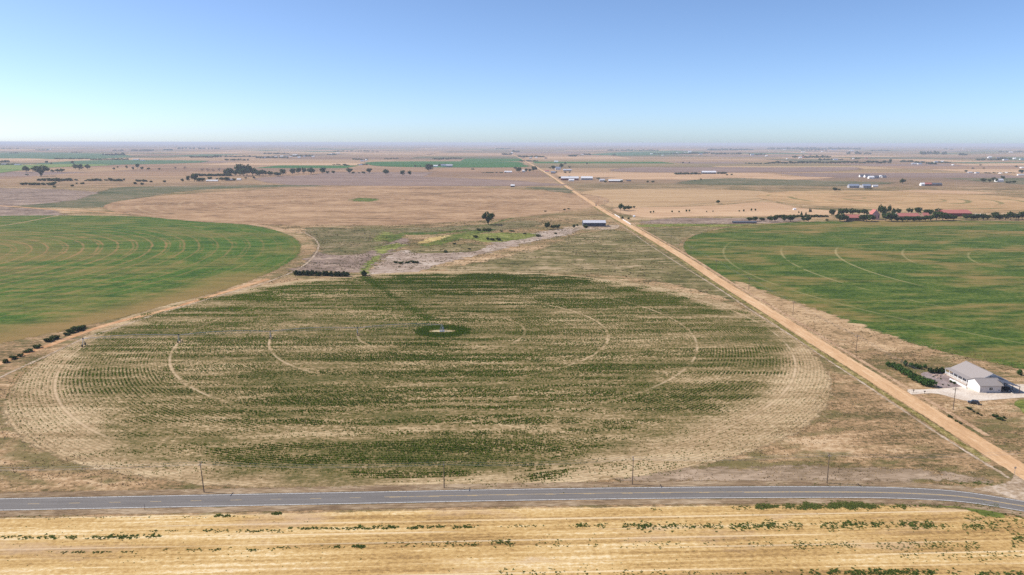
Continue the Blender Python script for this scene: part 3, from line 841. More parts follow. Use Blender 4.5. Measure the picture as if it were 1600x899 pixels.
def tufts(name, X, Y, H, W, tone, k, mat, z=.03, label=None, aim=None, lean=.35):
    """k upright blades (triangles) per tuft; aim = row direction angle"""
    n = len(X)
    X = np.repeat(X, k); Y = np.repeat(Y, k); H = np.repeat(H, k); W = np.repeat(W, k); T = np.repeat(tone, k)
    N = n * k
    a = rng.uniform(0, math.pi, N)
    if aim is not None: a = np.repeat(aim, k) + rng.normal(0, .45, N)
    ox, oy = rng.normal(0, 1, N) * W * .3, rng.normal(0, 1, N) * W * .3
    hx, hy = np.cos(a) * W * .5, np.sin(a) * W * .5
    h = H * rng.uniform(.6, 1.25, N)
    lx, ly = rng.normal(0, lean, N) * h, rng.normal(0, lean, N) * h
    v = np.empty((N, 3, 3), np.float32)
    v[:, 0] = np.c_[X + ox - hx, Y + oy - hy, np.full(N, z)]
    v[:, 1] = np.c_[X + ox + hx, Y + oy + hy, np.full(N, z)]
    v[:, 2] = np.c_[X + ox + lx, Y + oy + ly, z + h]
    me = mesh_np(name, v.reshape(-1, 3), np.arange(3 * N).reshape(-1, 3))
    at = me.attributes.new('tone', 'FLOAT', 'FACE')
    at.data.foreach_set('value', np.clip(T + rng.normal(0, .12, N), 0, 1).astype(np.float32))
    o = link(name, me, mat)
    return tag(o, kind='stuff', label=label)

m_crop = leaf_mat('crop_leaf', (.06, .10, .012), (.108, .15, .02), (.215, .21, .06), .55)
m_weed = leaf_mat('weed_leaf', (.085, .115, .035), (.135, .17, .05), (.2, .215, .08), .5)
m_drygrass = leaf_mat('dry_grass_blade', (.15, .115, .06), (.32, .24, .145), (.5, .40, .26))

# thin crop standing in rows round the pivot
def crop_cover(x, y):
    r = np.hypot(x - A_C[0], y - A_C[1])
    th = np.degrees(np.arctan2(y - A_C[1], x - A_C[0]))
    d = .5 * vnoise(x / 60 + .3 * vnoise(x / 30, y / 30, 5), y / 3.4, 1) + .3 * vnoise(x / 7, y / 2.6, 2) + .2 * vnoise(x / 40, y / 25, 9)
    d = np.clip(.50 + (d - .5) * 2.2, .06, .88)
    # denser streaks where the soil holds water
    for yy, amp in ((372, .35), (383, .3), (352, .25), (478, .45), (470, .3), (512, .25), (556, .3), (244, .5), (258, .3), (330, .25)):
        d += amp * .55 * np.exp(-((y - yy - 4 * (vnoise(x / 40, y * 0 + yy, 3) - .5)) / 2.2) ** 2) * (vnoise(x / 45, y * 0 + yy, 4) > .38)
    d += .35 * np.clip((y - 520) / 60, 0, 1)                       # better stand at the far side
    d += .9 * np.exp(-(np.maximum(r - 9, 0) / 4) ** 2)                         # ring round the pivot pad
    # wet line running north-west from the pivot
    t = np.clip(((x + 42) * -68 + (y - 436) * 154) / (68. ** 2 + 154. ** 2), 0, 1)
    d += .4 * np.exp(-(np.hypot(x + 42 + 68 * t, y - 436 - 154 * t) / 3.0) ** 2)
    rim = 199 + np.where(np.sin(np.radians(th)) < 0, 9 * np.sin(np.radians(2 * th)) ** 2, 0)
    d *= np.clip((rim - r) / 4, 0, 1)
    # ragged outer lands: sparse where the sprinkler does not reach
    a = (th + 360) % 360
    sec = np.maximum(np.clip(1 - (np.abs(a - 212) - 12) / 12, 0, 1), np.clip(1 - (np.abs(a - 318) - 18) / 18, 0, 1))
    sec = np.maximum(sec, .6 * np.clip(1 - (np.abs(a - 32) - 12) / 10, 0, 1))
    edge = np.clip((r + 11 * sec - 186 + 34 * (vnoise(x / 18, y / 8, 8) - .5)) / 10, 0, 1)
    keep_ = np.where(np.abs(a - 212) < 26, .34, .14)
    d = d * (1 - edge) + keep_ * sec * edge
    south = np.exp(-((y - 229) / 5) ** 2) * (np.abs(x + 30) < 90)
    d += .3 * south * (vnoise(x / 20, y / 3, 12) > .35)
    er = np.hypot((x - A_C[0]) / 8.5, (y - A_C[1]) / 3.0)
    d[er < 1] = 0
    for R_ in (47.5, 94.5, 142, 189.5): d[np.abs(r - R_) < .8] = 0
    return np.clip(d, 0, 1)
rows_r = np.arange(3, 208, 1.52)
step_ = .45
n_row = (2 * math.pi * rows_r / step_).astype(int)
rr = np.repeat(rows_r, n_row)
tt = np.concatenate([np.arange(n) / n * 2 * math.pi for n in n_row]) + rng.uniform(0, .002, n_row.sum())
rr = rr + rng.normal(0, 1, len(rr)) * np.where(rr > 150, .12, .42)
cx, cy = A_C[0] + rr * np.cos(tt), A_C[1] + rr * np.sin(tt)
cov = crop_cover(cx, cy)
keep = rng.uniform(0, 1, len(cx)) < cov
cx, cy, cov, tt = cx[keep], cy[keep], cov[keep], tt[keep]
print('crop tufts', len(cx))
tufts('crop_rows', cx, cy, .26 + .3 * cov * rng.uniform(.7, 1.2, len(cx)), 0.36 + .26 * cov, np.clip(.72 - .35 * cov + rng.normal(0, .16, len(cx)), 0, 1), 3, m_crop,
      z=.036, label='thin green crop standing in curved rows', aim=tt + math.pi / 2)

# lush ring where the pivot point leaks
ra = rng.uniform(0, 2 * math.pi, 2600); rq = rng.normal(10.5, 2.2, 2600)
lx_, ly_ = A_C[0] + rq * np.cos(ra) * 1.15, A_C[1] + rq * np.sin(ra)
ok = np.hypot((lx_ - A_C[0]) / 7.5, (ly_ - A_C[1]) / 3.2) > 1
tufts('lush_grass', lx_[ok], ly_[ok], rng.uniform(.3, .6, ok.sum()), rng.uniform(.4, .7, ok.sum()), np.clip(rng.normal(.2, .15, ok.sum()), 0, 1), 3, m_crop, z=.036, label='dark green ring of grass round the pivot point')

# dry grass on the near prairie
def dry_cover(x, y):
    r = np.hypot(x - A_C[0], y - A_C[1])
    ok = (r > 203) & (y > 217) & ~((x > 160) & (x < 180)) & (np.hypot(x - B_C[0], y - B_C[1]) > 425)
    ok &= ~((x > 183) & (x < 232) & (y > 290) & (y < 333))
    return ok
gx = rng.uniform(-330, 330, 150000); gy = rng.uniform(216, 470, 150000)
near_w = np.clip(1.25 - (gy - 216) / 330, .2, 1)
ok = dry_cover(gx, gy) & (rng.uniform(0, 1, len(gx)) < near_w * np.clip(vnoise(gx / 9, gy / 5, 21) * 1.6 - .2, 0.05, 1)) & (np.abs(gx) < gy * .78)
ok &= ~((gx < -60) & (gy > 330) & (gx < -200))
gx, gy = gx[ok], gy[ok]
print('dry tufts', len(gx))
tn = np.clip(vnoise(gx / 16, gy / 8, 22) + rng.normal(0, .2, len(gx)), 0, 1)
tufts('dry_grass', gx, gy, rng.uniform(.12, .38, len(gx)), rng.uniform(.25, .55, len(gx)), tn, 2, m_drygrass, z=.01, label='dry tan prairie grass tufts')

# tussocks and low sage roughening the middle distance
tx = rng.uniform(-330, 175, 60000); ty = rng.uniform(430, 1060, 60000)
rA, rC, rE = np.hypot(tx - A_C[0], ty - A_C[1]), np.hypot(tx - C_C[0], ty - C_C[1]), np.hypot(tx - E_C[0], ty - E_C[1])
ok = (rA > 203) & (rC > 468) & (rE > 440) & ~((tx > 158) & (tx < 182))
ok &= rng.uniform(0, 1, len(tx)) < np.clip(2.2 * vnoise(tx / 17, ty / 13, 41) * vnoise(tx / 5, ty / 5, 42) - .25, 0, .8)
tx, ty = tx[ok], ty[ok]
print('tussocks', len(tx))
m_tuss = leaf_mat('tussock_leaf', (.085, .08, .035), (.16, .135, .065), (.33, .26, .16), .35)
tufts('tussocks', tx, ty, rng.uniform(.2, .6, len(tx)), rng.uniform(.5, 1.5, len(tx)), np.clip(vnoise(tx / 30, ty / 20, 43) + rng.normal(0, .2, len(tx)), 0, 1), 3, m_tuss, z=.03, label='low tussocks and sage scattered between the fields')
ux = rng.uniform(178, 330, 12000); uy = rng.uniform(330, 1000, 12000)
ok = (np.hypot(ux - B_C[0], uy - B_C[1]) > 425) & (ux > 180) & (rng.uniform(0, 1, len(ux)) < vnoise(ux / 9, uy / 9, 44))
tufts('tussocks', ux[ok], uy[ok], rng.uniform(.15, .45, ok.sum()), rng.uniform(.4, 1.1, ok.sum()), np.clip(rng.normal(.55, .3, ok.sum()), 0, 1), 3, m_tuss, z=.03, label='low dry tussocks right of the dirt road')

# green weeds: rows in the stubble, along the verges, between the tracks
wx, wy, ws, wt = [], [], [], []
def weed_line(x0, x1, y, n, spread, size, tone=.45):
    for _ in range(int(n * 1.7)):
        u = rng.uniform(0, 1)
        px = x0 + (x1 - x0) * u
        if vnoise(np.array([px / 14]), np.array([y]), 31)[0] < rng.uniform(.15, .62): continue
        a = P(px, y + rng.normal(0, spread))
        wx.append(a[0]); wy.append(a[1]); ws.append(size * .72 * rng.uniform(.3, 1.35)); wt.append(tone)
weed_line(0, 240, 840, 190, 1.6, .75); weed_line(170, 250, 838, 60, 2.2, .85); weed_line(235, 460, 830, 130, 1.3, .6)
weed_line(75, 215, 863, 90, .9, .6); weed_line(255, 430, 859, 120, 1.4, .62); weed_line(430, 530, 856, 40, 1.0, .5)
weed_line(450, 620, 826, 130, .9, .75); weed_line(560, 740, 824, 190, 1.3, .85); weed_line(740, 900, 822, 45, 1.2, .6)
weed_line(525, 570, 854, 55, 1.2, .95); weed_line(600, 860, 851, 140, 2.6, .6); weed_line(760, 800, 848, 60, 2.6, .7)
weed_line(900, 1220, 822, 380, 1.9, .8); weed_line(1000, 1560, 823, 560, 3.2, .75); weed_line(1190, 1460, 819, 300, 2.6, .8)
weed_line(860, 1260, 850, 170, 3.4, .55); weed_line(1240, 1530, 852, 260, 4.0, .6); weed_line(1400, 1600, 868, 120, 4.5, .6)
weed_line(1180, 1415, 792, 1300, 2.0, .75, .85); weed_line(1255, 1350, 789, 800, 2.4, .75, .9); weed_line(1400, 1560, 790, 260, 2, .5, .95); weed_line(1140, 1200, 793, 60, 2.0, .7)
weed_line(780, 1240, 896, 130, 3.5, .6); weed_line(1250, 1490, 895, 420, 2.8, .85); weed_line(1490, 1600, 897, 120, 2, .8)
weed_line(1500, 1600, 815, 160, 9, .7); weed_line(1580, 1640, 842, 90, 5, .9); weed_line(1572, 1640, 812, 110, 4, .9)
weed_line(0, 420, 808, 60, 1.6, .55); weed_line(335, 360, 806, 30, 1.0, .9); weed_line(425, 440, 803, 26, 1.2, .9); weed_line(1010, 1060, 797, 26, 1.5, .6)
weed_line(0, 1600, 870, 260, 26, .38); weed_line(0, 1600, 812, 120, 9, .35)
weed_line(0, 1200, 763, 110, 2.0, .4); weed_line(1200, 1570, 757, 160, 1.6, .5); weed_line(1500, 1565, 755, 80, 1.2, .75)
for _ in range(260):      # loose plants along both sides of the dirt road
    y = rng.uniform(235, 620); side = rng.choice([-1, 1])
    wx.append(173.5 + side * rng.normal(5.9, .6)); wy.append(y); ws.append(rng.uniform(.25, .6)); wt.append(.4)
for _ in range(220):      # scattered sage in the corner by the house
    a = P(rng.uniform(1330, 1600), rng.uniform(560, 735))
    if dry_cover(np.array([a[0]]), np.array([a[1]]))[0]:
        wx.append(a[0]); wy.append(a[1]); ws.append(rng.uniform(.2, .55)); wt.append(.45)
wx, wy, ws, wt = (np.array(q) for q in (wx, wy, ws, wt))
inside = ~((wx > 168.8) & (wx < 178.2) & (wy > 222))
wx, wy, ws, wt = wx[inside], wy[inside], ws[inside], wt[inside]
tufts('green_weeds', wx, wy, ws * .32, ws * .74, np.clip(wt + rng.normal(0, .22, len(wx)), 0, 1), 8, m_weed, z=.02, lean=1.1, label='green weeds scattered in rows over stubble and verges')

# ------------------------------------------------------------------ trees and shrubs
def blob_crown(seed, lobes, n, leaf, squash=1.0):
    """leaf cards spread over several lobes; unit height 1, unit width 1"""
    r = np.random.default_rng(seed)
    L = np.array(lobes, float)                       # x, y, z, radius
    w = L[:, 3] ** 2; w /= w.sum()
    idx = r.choice(len(L), n, p=w)
    d = r.normal(0, 1, (n, 3)); d /= np.linalg.norm(d, axis=1)[:, None]
    rad = L[idx, 3] * (r.uniform(.35, 1.0, n) ** .45) * (1 + .18 * r.normal(0, 1, n))
    c = L[idx, :3] + d * rad[:, None] * np.array([1, 1, squash])
    c[:, 2] = np.maximum(c[:, 2], .02)
    nrm = d + r.normal(0, .7, (n, 3)); nrm /= np.linalg.norm(nrm, axis=1)[:, None]
    u = np.cross(nrm, r.normal(0, 1, (n, 3))); u /= np.linalg.norm(u, axis=1)[:, None]
    v = np.cross(nrm, u)
    s = leaf * r.uniform(.6, 1.4, n)[:, None]
    vs = np.stack([c - u * s - v * s * .7, c + u * s - v * s * .7, c + u * s * .8 + v * s, c - u * s * .8 + v * s * .8], 1)
    tone = np.clip(.5 + .25 * r.normal(0, 1, n) + .25 * (r.uniform(0, 1, len(L))[idx] - .5), 0, 1)
    return vs.reshape(-1, 3), tone

def cone_crown(seed, n, leaf):
    r = np.random.default_rng(seed)
    z = 1 - np.sqrt(r.uniform(0, 1, n)) * .93
    ring = .62 + .38 * np.abs(np.sin(z * 21 + r.normal(0, .3, n)))
    R_ = (1 - z) ** .8 * .5 * ring * r.uniform(.55, 1.1, n)
    a = r.uniform(0, 2 * math.pi, n)
    c = np.c_[R_ * np.cos(a), R_ * np.sin(a), z]
    nrm = np.c_[np.cos(a), np.sin(a), np.full(n, .7)] + r.normal(0, .5, (n, 3))
    nrm /= np.linalg.norm(nrm, axis=1)[:, None]
    u = np.cross(nrm, r.normal(0, 1, (n, 3))); u /= np.linalg.norm(u, axis=1)[:, None]
    v = np.cross(nrm, u)
    s = leaf * r.uniform(.6, 1.4, n)[:, None]
    vs = np.stack([c - u * s - v * s * .7, c + u * s - v * s * .7, c + u * s * .8 + v * s, c - u * s * .8 + v * s * .8], 1)
    return vs.reshape(-1, 3), np.clip(.45 + .25 * r.normal(0, 1, n), 0, 1)

def crown_mesh(name, vt, mat):
    v, tone = vt
    me = mesh_np(name, v, np.arange(len(v)).reshape(-1, 4))
    at = me.attributes.new('tone', 'FLOAT', 'FACE')
    at.data.foreach_set('value', tone.astype(np.float32))
    me.materials.append(mat)
    return me

m_leaf = leaf_mat('cottonwood_leaf', (.03, .05, .02), (.058, .085, .032), (.105, .13, .052), .35)
m_leaf2 = leaf_mat('elm_leaf', (.035, .052, .022), (.066, .09, .036), (.12, .14, .06), .35)
m_needle = leaf_mat('juniper_needle', (.012, .026, .010), (.026, .046, .016), (.058, .085, .032), .15)
m_shrub = leaf_mat('shrub_leaf', (.035, .048, .018), (.068, .084, .032), (.12, .13, .055), .3)
m_grey = leaf_mat('bare_twig', (.10, .075, .065), (.17, .13, .115), (.24, .19, .165), .2)
m_spruce = leaf_mat('spruce_needle', (.03, .06, .02), (.062, .105, .035), (.11, .155, .055), .25)
m_bark = plain('bark', (.11, .085, .065), .9, .1)

def lobes_round(seed, k, spread=.3, z0=.42, z1=.8, r0=.16, r1=.26):
    r = random.Random(seed); out = [(0, 0, .58, .28)]
    for i in range(k):
        a = 2 * math.pi * i / k + r.uniform(-.4, .4); q = spread * r.uniform(.6, 1.05)
        out.append((math.cos(a) * q, math.sin(a) * q, r.uniform(z0, z1), r.uniform(r0, r1)))
    return out
def lobes_vase(seed):
    r = random.Random(seed); out = [(0, 0, .5, .2), (0.02, 0, .34, .14), (.03, 0, .2, .08)]
    for i in range(9):
        a = 2 * math.pi * i / 9 + r.uniform(-.3, .3); q = r.uniform(.2, .38)
        out.append((math.cos(a) * q, math.sin(a) * q, r.uniform(.58, .86), r.uniform(.11, .19)))
    return out
def lobes_low(seed, k=6):
    r = random.Random(seed); out = [(0, 0, .4, .36)]
    for i in range(k):
        a = 2 * math.pi * i / k + r.uniform(-.4, .4); q = r.uniform(.2, .34)
        out.append((math.cos(a) * q, math.sin(a) * q, r.uniform(.25, .6), r.uniform(.18, .3)))
    return out

CROWN = {
 'tree': [crown_mesh('crown', blob_crown(s, lobes_round(s, 6 + s % 3), 420, .062), m_leaf if s % 3 else m_leaf2) for s in range(1, 6)],
 'vase': [crown_mesh('crown', blob_crown(s, lobes_vase(s), 520, .05), m_leaf) for s in (11, 12)],
 'shrub': [crown_mesh('crown', blob_crown(s, lobes_low(s), 170, .10), m_shrub if s % 2 else m_leaf2) for s in range(21, 25)],
 'conifer': [crown_mesh('crown', cone_crown(s, 420, .06), m_needle) for s in range(31, 34)],
 'yardconifer': [crown_mesh('crown', cone_crown(s, 700, .055), m_spruce) for s in range(34, 37)],
 'juniper': [crown_mesh('crown', blob_crown(s, lobes_low(s, 7) + [(0, 0, .75, .22)], 320, .075), m_needle) for s in range(41, 44)],
 'pine': [crown_mesh('crown', blob_crown(s, lobes_low(s, 6) + [(.05, 0, .72, .22), (-.08, .06, .62, .24)], 620, .05), m_spruce) for s in (61, 62, 63)],
 'bare': [crown_mesh('crown', blob_crown(s, lobes_round(s, 7), 120, .035), m_grey) for s in (51, 52)],
}
def trunk_mesh(seed):
    r = random.Random(seed); b = MB()
    b.tube((0, 0, -.02), (.01, .01, .3), .035, .026, 7)
    for i in range(4):
        a = 2 * math.pi * i / 4 + r.uniform(-.4, .4)
        b.tube((.01, .01, .26), (math.cos(a) * .22, math.sin(a) * .22, r.uniform(.5, .7)), .018, .006, 5)
    b.tube((.01, .01, .28), (0, .02, .75), .024, .008, 5)
    me = b.mesh('trunk'); me.materials.append(m_bark); return me
TRUNK = [trunk_mesh(i) for i in range(3)]
stem = MB()
for a in range(5): stem.tube((0, 0, -.02), (math.cos(a * 1.26) * .2, math.sin(a * 1.26) * .2, .5), .02, .008, 5)
STEM = stem.mesh('stems'); STEM.materials.append(m_bark)

ORD = ['first', 'second', 'third', 'fourth', 'fifth', 'sixth', 'seventh', 'eighth', 'ninth', 'tenth', 'eleventh', 'twelfth', 'thirteenth', 'fourteenth',
       'fifteenth', 'sixteenth', 'seventeenth', 'eighteenth', 'nineteenth', 'twentieth']
def ordinal(i):
    if i < 20: return ORD[i]
    tens = {2: 'twenty', 3: 'thirty', 4: 'forty', 5: 'fifty'}
    q, m = divmod(i + 1, 10)
    if m == 0: return {2: 'twentieth', 3: 'thirtieth', 4: 'fortieth', 5: 'fiftieth'}[q]
    return tens[q] + ' ' + ORD[m - 1]

def plant(kind, name, cat, px, py, hp, wp, label, group=None, parts=True):
    x, y = P(px, py)
    m = metres(px, py)
    d = math.hypot(x, y)
    h = hp * m / math.cos(math.atan(CAM_H / d)) ; w = wp * m * 1.08
    h = max(h * (1 if kind in ('conifer', 'vase', 'yardconifer') else 1), .6)
    root = empty(name, (x, y, 0), random.uniform(0, 6.28))
    root.scale = (w, w, h)
    cr = random.choice(CROWN[kind])
    link('crown', cr, None, root)
    if parts: link('trunk' if kind not in ('shrub', 'juniper') else 'stems', random.choice(TRUNK) if kind not in ('shrub', 'juniper') else STEM, None, root)
    return tag(root, label, cat, group)

def row(kind, name, cat, adj, where, group, items, parts=True):
    items = sorted(items, key=lambda q: q[0])
    for i, (px, py, hp, wp) in enumerate(items):
        if name == 'farm_tree': hp, wp = hp * 1.25, wp * 1.3
        lb = f'{ordinal(i)} {adj} from the left {where}' if len(items) > 1 else f'{adj} {where}'
        plant(kind, name, cat, px, py, hp, wp, lb, group if len(items) > 1 else None, parts)

plant('vase', 'cottonwood_tree', 'tree', 763, 351.5, 20.5, 20, 'lone dark vase shaped tree at the edge of the brown round field')
row('juniper', 'evergreen_shrub', 'shrub', 'dark evergreen', 'in the windbreak row above the thin crop field', 'windbreak row',
    [(463 + 6.1 * i + random.uniform(-1, 1), 430.5 + .25 * i / 2 + random.uniform(-.4, .4), random.uniform(7.5, 9.5), random.uniform(8, 10)) for i in range(14)])
plant('juniper', 'evergreen_shrub', 'shrub', 569, 431, 8.5, 9, 'single dark evergreen right of the windbreak row')
plant('bare', 'dead_shrub', 'shrub', 578, 432, 3.5, 9, 'grey dead shrub beside the single evergreen')
row('shrub', 'creek_shrub', 'shrub', 'round grey green shrub', 'in the grass around the creek', 'creek shrubs',
    [(748, 361, 5, 6), (757, 361, 5, 7), (764, 361, 5.5, 8), (743, 371.5, 5, 8), (762, 375, 5, 5), (769, 376, 5, 7), (779, 376, 5.5, 8), (841, 370, 4.5, 8), (710, 382, 3, 5),
     (733, 390, 3, 5), (696, 395, 4.5, 6), (868, 366, 3, 5), (820, 366, 2.5, 6), (783, 362, 2.5, 6), (800, 362, 2.5, 8)])
row('shrub', 'wash_shrub', 'shrub', 'low olive shrub', 'in the pale dry wash', 'wash shrubs', [(618, 411.5, 4, 7), (627, 412, 4, 8), (637, 411.5, 4, 8), (645, 411, 5, 8), (651, 411.5, 4, 7)])
row('tree', 'broadleaf_tree', 'tree', 'dark tree', 'in the clump left of the dark barn', 'trees left of the barn', [(855, 358.5, 11, 10), (864, 358.5, 7, 9), (871, 358, 7, 9), (897, 357, 6, 6), (902, 355, 5, 4)])
plant('shrub', 'bush', 'bush', 915, 356.5, 6.5, 7.5, 'dark round bush against the front of the dark barn')
row('shrub', 'creek_bush', 'bush', 'small dark bush', 'by the creek line left of the dirt road', 'bushes by the creek line', [(882, 328.5, 2.5, 4), (888.5, 327.5, 2.5, 3.5), (852, 331, 2, 4)])
row('tree', 'broadleaf_tree', 'tree', 'dark green tree', 'in the clump above the white fence', 'trees right of the dirt road', [(970, 329, 10.5, 9), (976, 330, 8.5, 9), (983, 329, 8, 9), (990.5, 326, 4, 4)])
row('shrub', 'fence_bush', 'bush', 'small dark bush', 'behind the white fence', 'bushes behind the fence', [(972.5, 342, 4.5, 4), (982, 343, 4, 4)])
row('tree', 'sapling', 'tree', 'small sapling', 'in the loose row across the straw strip', 'saplings', [(1016.5, 334, 4, 3), (1021, 333, 3.5, 2.5), (1050, 333, 4, 3), (1061, 333, 3.5, 2.5), (1072.5, 332, 4.5, 3), (1077, 332, 4.5, 3), (1104, 332.5, 3, 2), (1114, 332, 3, 2), (1155, 332, 3.5, 2.5), (1162, 331.5, 4, 3), (1174, 331, 5, 3), (1180, 330.5, 4.5, 3)])
plant('tree', 'broadleaf_tree', 'tree', 1122, 318.5, 5.5, 7, 'single tree on the thin track in the buff field')
# the red farm
row('tree', 'farm_tree', 'tree', 'dark tree', 'in the front row at the red roofed farm', 'front trees at the red farm',
    [(1172, 346, 5, 8), (1180, 346, 6, 8), (1190, 345.5, 4.5, 8), (1203, 347, 8, 8), (1211, 347, 8, 7), (1225, 347, 8, 7), (1235, 347, 8.5, 11), (1256, 347, 6.5, 7), (1263, 347, 7, 7), (1292, 346, 3, 4),
     (1312, 346.5, 10, 12), (1320, 346, 8, 9), (1347, 346.5, 8.5, 10), (1354, 346.5, 10, 13), (1362, 346, 9, 9), (1384, 346, 11, 11), (1393, 346.5, 11.5, 14), (1402, 346.5, 6, 9), (1410, 346.5, 5, 8), (1418, 346, 6.5, 9),
     (1428, 346, 6, 10), (1437, 346, 6.5, 10), (1446, 346, 7, 9), (1454, 345.5, 8, 9), (1463, 344.5, 11.5, 12), (1473, 345, 11, 14), (1481, 344.5, 8, 11), (1490, 344.5, 6.5, 9), (1509, 344, 8, 9), (1518, 344, 7.5, 10), (1527, 344, 8, 10),
     (1537, 344, 8, 9), (1543, 344, 7, 8), (1555, 344, 10, 10), (1562, 344, 7, 8), (1571, 344, 8, 8), (1579, 344, 11, 10), (1588, 343.5, 8, 8), (1597, 343.5, 11, 9)])
row('tree', 'farm_tree', 'tree', 'tree', 'in the back row behind the red roofs', 'back trees at the red farm',
    [(1300, 339, 10, 8), (1314, 338, 10, 10), (1322, 336, 8, 7), (1332, 337, 9.5, 10), (1341, 336, 7, 6), (1350, 337, 8.5, 10), (1375, 338, 15, 7), (1381, 339, 13, 7), (1389, 336, 13, 5), (1396, 337, 9, 6), (1404, 336, 8, 6),
     (1419, 334, 7, 5), (1424, 334, 6.5, 5), (1434, 336, 10, 9), (1447, 337, 8, 8), (1453, 338, 9, 7), (1466, 335, 8, 9)])
row('shrub', 'hedge_shrub', 'hedge', 'dark hedge shrub', 'in the hedge left of the red farm', 'hedge left of the red farm', [(1213 + 5.6 * i, 340 - .05 * i, random.uniform(3.6, 5.5), 7) for i in range(15)])
row('conifer', 'conifer_tree', 'tree', 'slim dark conifer', 'behind the hedge left of the red farm', 'conifers behind the hedge', [(1248, 333, 3.5, 2.5), (1252, 339, 9, 5), (1259, 339, 8, 4.5), (1265, 331.5, 7, 3), (1267, 331.5, 5.5, 3), (1303, 331.5, 3, 2.5)])
# trees farther out
row('tree', 'broadleaf_tree', 'tree', 'hazy dark tree', 'in the tree line behind the brown field', 'middle tree line',
    [(400, 275, 10, 13), (411, 275, 9.5, 13), (422, 275, 7, 12), (433, 276, 7, 13), (442, 274, 9.5, 11), (457, 272.5, 9, 10), (467, 272, 10, 9), (475, 272, 9.5, 8), (486, 272.5, 10, 14), (504, 271.5, 9.5, 10), (512, 272, 4.5, 6), (521, 272, 5, 6),
     (546, 271.5, 8.5, 10), (552, 272, 4, 5), (568, 272, 4, 7), (577, 271.5, 8.5, 9), (603, 273.5, 8.5, 11), (629, 274.5, 8, 8), (640, 275, 8.5, 6), (670, 267.5, 11, 14), (561, 271.5, 2, 4)])
row('tree', 'broadleaf_tree', 'tree', 'hazy dark tree', 'in the wood around the left farm', 'trees around the left farm',
    [(285, 284.5, 5, 6), (294, 284, 9, 6), (304, 284, 12.5, 11), (311, 284.5, 6.5, 9), (317, 284, 6, 8), (328, 281.5, 5, 8), (339, 282, 4, 4), (347, 283, 6, 10), (355, 283, 6, 9), (360, 275, 12, 12), (375, 275, 18, 17), (386, 275, 17.5, 17), (381, 276, 13, 14), (405, 276, 10, 12), (354, 274.5, 9, 10),
     (395, 275, 12.5, 13), (366, 283, 4, 6), (384, 280, 3, 4), (397, 280, 4, 5), (368, 275.5, 9, 9)])
row('shrub', 'hedge_shrub', 'hedge', 'hazy hedge shrub', 'in the hedge above the left farm', 'hedge above the left farm', [(312 + 5.2 * i, 275.5, random.uniform(4, 5.6), 8) for i in range(10)])
row('bare', 'bare_tree', 'tree', 'greyish leafless tree', 'above the hedge of the left farm', 'leafless trees', [(274, 265, 5, 6), (289, 265, 5, 6), (316, 268, 5, 8), (325, 269, 6, 8), (333, 269, 5, 7), (343, 268, 6, 8), (351, 269, 6, 8), (357, 267, 5, 6)])
row('tree', 'broadleaf_tree', 'tree', 'hazy tree', 'scattered on the far left plain', 'scattered trees on the far left', [(41, 270, 10, 12), (82, 270, 5, 6), (90, 269.5, 5, 8), (97, 269.5, 5.5, 8), (118, 265, 8, 9), (124, 266, 9, 12), (137, 265, 7.5, 9), (178, 266, 4, 4), (184, 263, 3, 3), (198, 264, 5, 4), (208, 266, 5, 4), (215, 264, 8, 6), (222, 266, 5, 5), (232, 266, 4, 6), (249, 266, 3, 4), (73, 256, 4.5, 5), (80, 257, 3, 4), (113, 256, 4, 5), (42, 274.5, 2.5, 6)])
plant('vase', 'cottonwood_tree', 'tree', 64, 275.5, 17, 24, 'biggest hazy spreading tree on the far left plain')
row('shrub', 'plain_shrub', 'shrub', 'dark shrub', 'in the lower shrub row at the far left', 'lower shrub row', [(35, 289.5, 4.5, 6), (40.5, 289, 4.5, 6), (47, 289.5, 4.5, 7), (53, 289.5, 5, 7), (60, 289.5, 4.5, 7), (68, 289.5, 4.5, 6), (76, 289.5, 4.5, 6), (83, 289.5, 6.5, 9), (85, 293, 3, 4), (113, 291.5, 3.5, 5), (120, 288, 3, 3), (129, 288, 3.5, 6)])
row('shrub', 'plain_shrub', 'shrub', 'dark shrub', 'in the upper shrub row at the far left', 'upper shrub row', [(62, 283, 4.5, 8), (69, 283, 5, 8), (78, 283, 5.5, 8), (85, 283, 5.5, 8), (91, 284, 7.5, 9), (98, 283, 4.5, 8), (105, 283, 5, 8), (110, 283, 5.5, 7), (119, 282.5, 3, 5), (134, 283, 2, 4), (140, 283, 3.5, 7), (147, 283, 4, 8), (153, 282.5, 4.5, 7), (157, 283, 3, 5), (166, 282.5, 2.5, 6), (173, 283, 6, 6), (180, 283.5, 4, 7), (187, 283.5, 5, 8), (194, 282.5, 4, 3), (216, 284, 4, 7), (225, 284, 4, 9), (211, 288, 4, 5), (222, 289, 4, 5), (236, 285, 3, 5), (257, 285, 3.5, 5)])
row('tree', 'broadleaf_tree', 'tree', 'dark tree', 'in the clump beside the far dirt road', 'trees by the far dirt road', [(805, 265, 4, 6), (811, 269.5, 8, 10), (822, 269, 5.5, 5), (828, 269, 5, 6), (834, 268.5, 9, 8), (837, 267, 6, 6)])
row('tree', 'broadleaf_tree', 'tree', 'dark tree', 'around the farmhouse right of the far road', 'trees around the grey farmhouse', [(859, 264, 2.5, 4), (865, 265, 6, 8), (877, 264, 8, 8), (883, 258, 4, 4), (890, 263, 3, 5), (869, 271, 3, 4), (890, 271, 3, 4), (883, 271, 3, 5), (917, 258, 4, 3), (875, 280, 4, 5), (890, 278, 3, 6), (935, 281, 3.5, 6), (946, 285.5, 3, 6), (971, 285.5, 4, 4)])
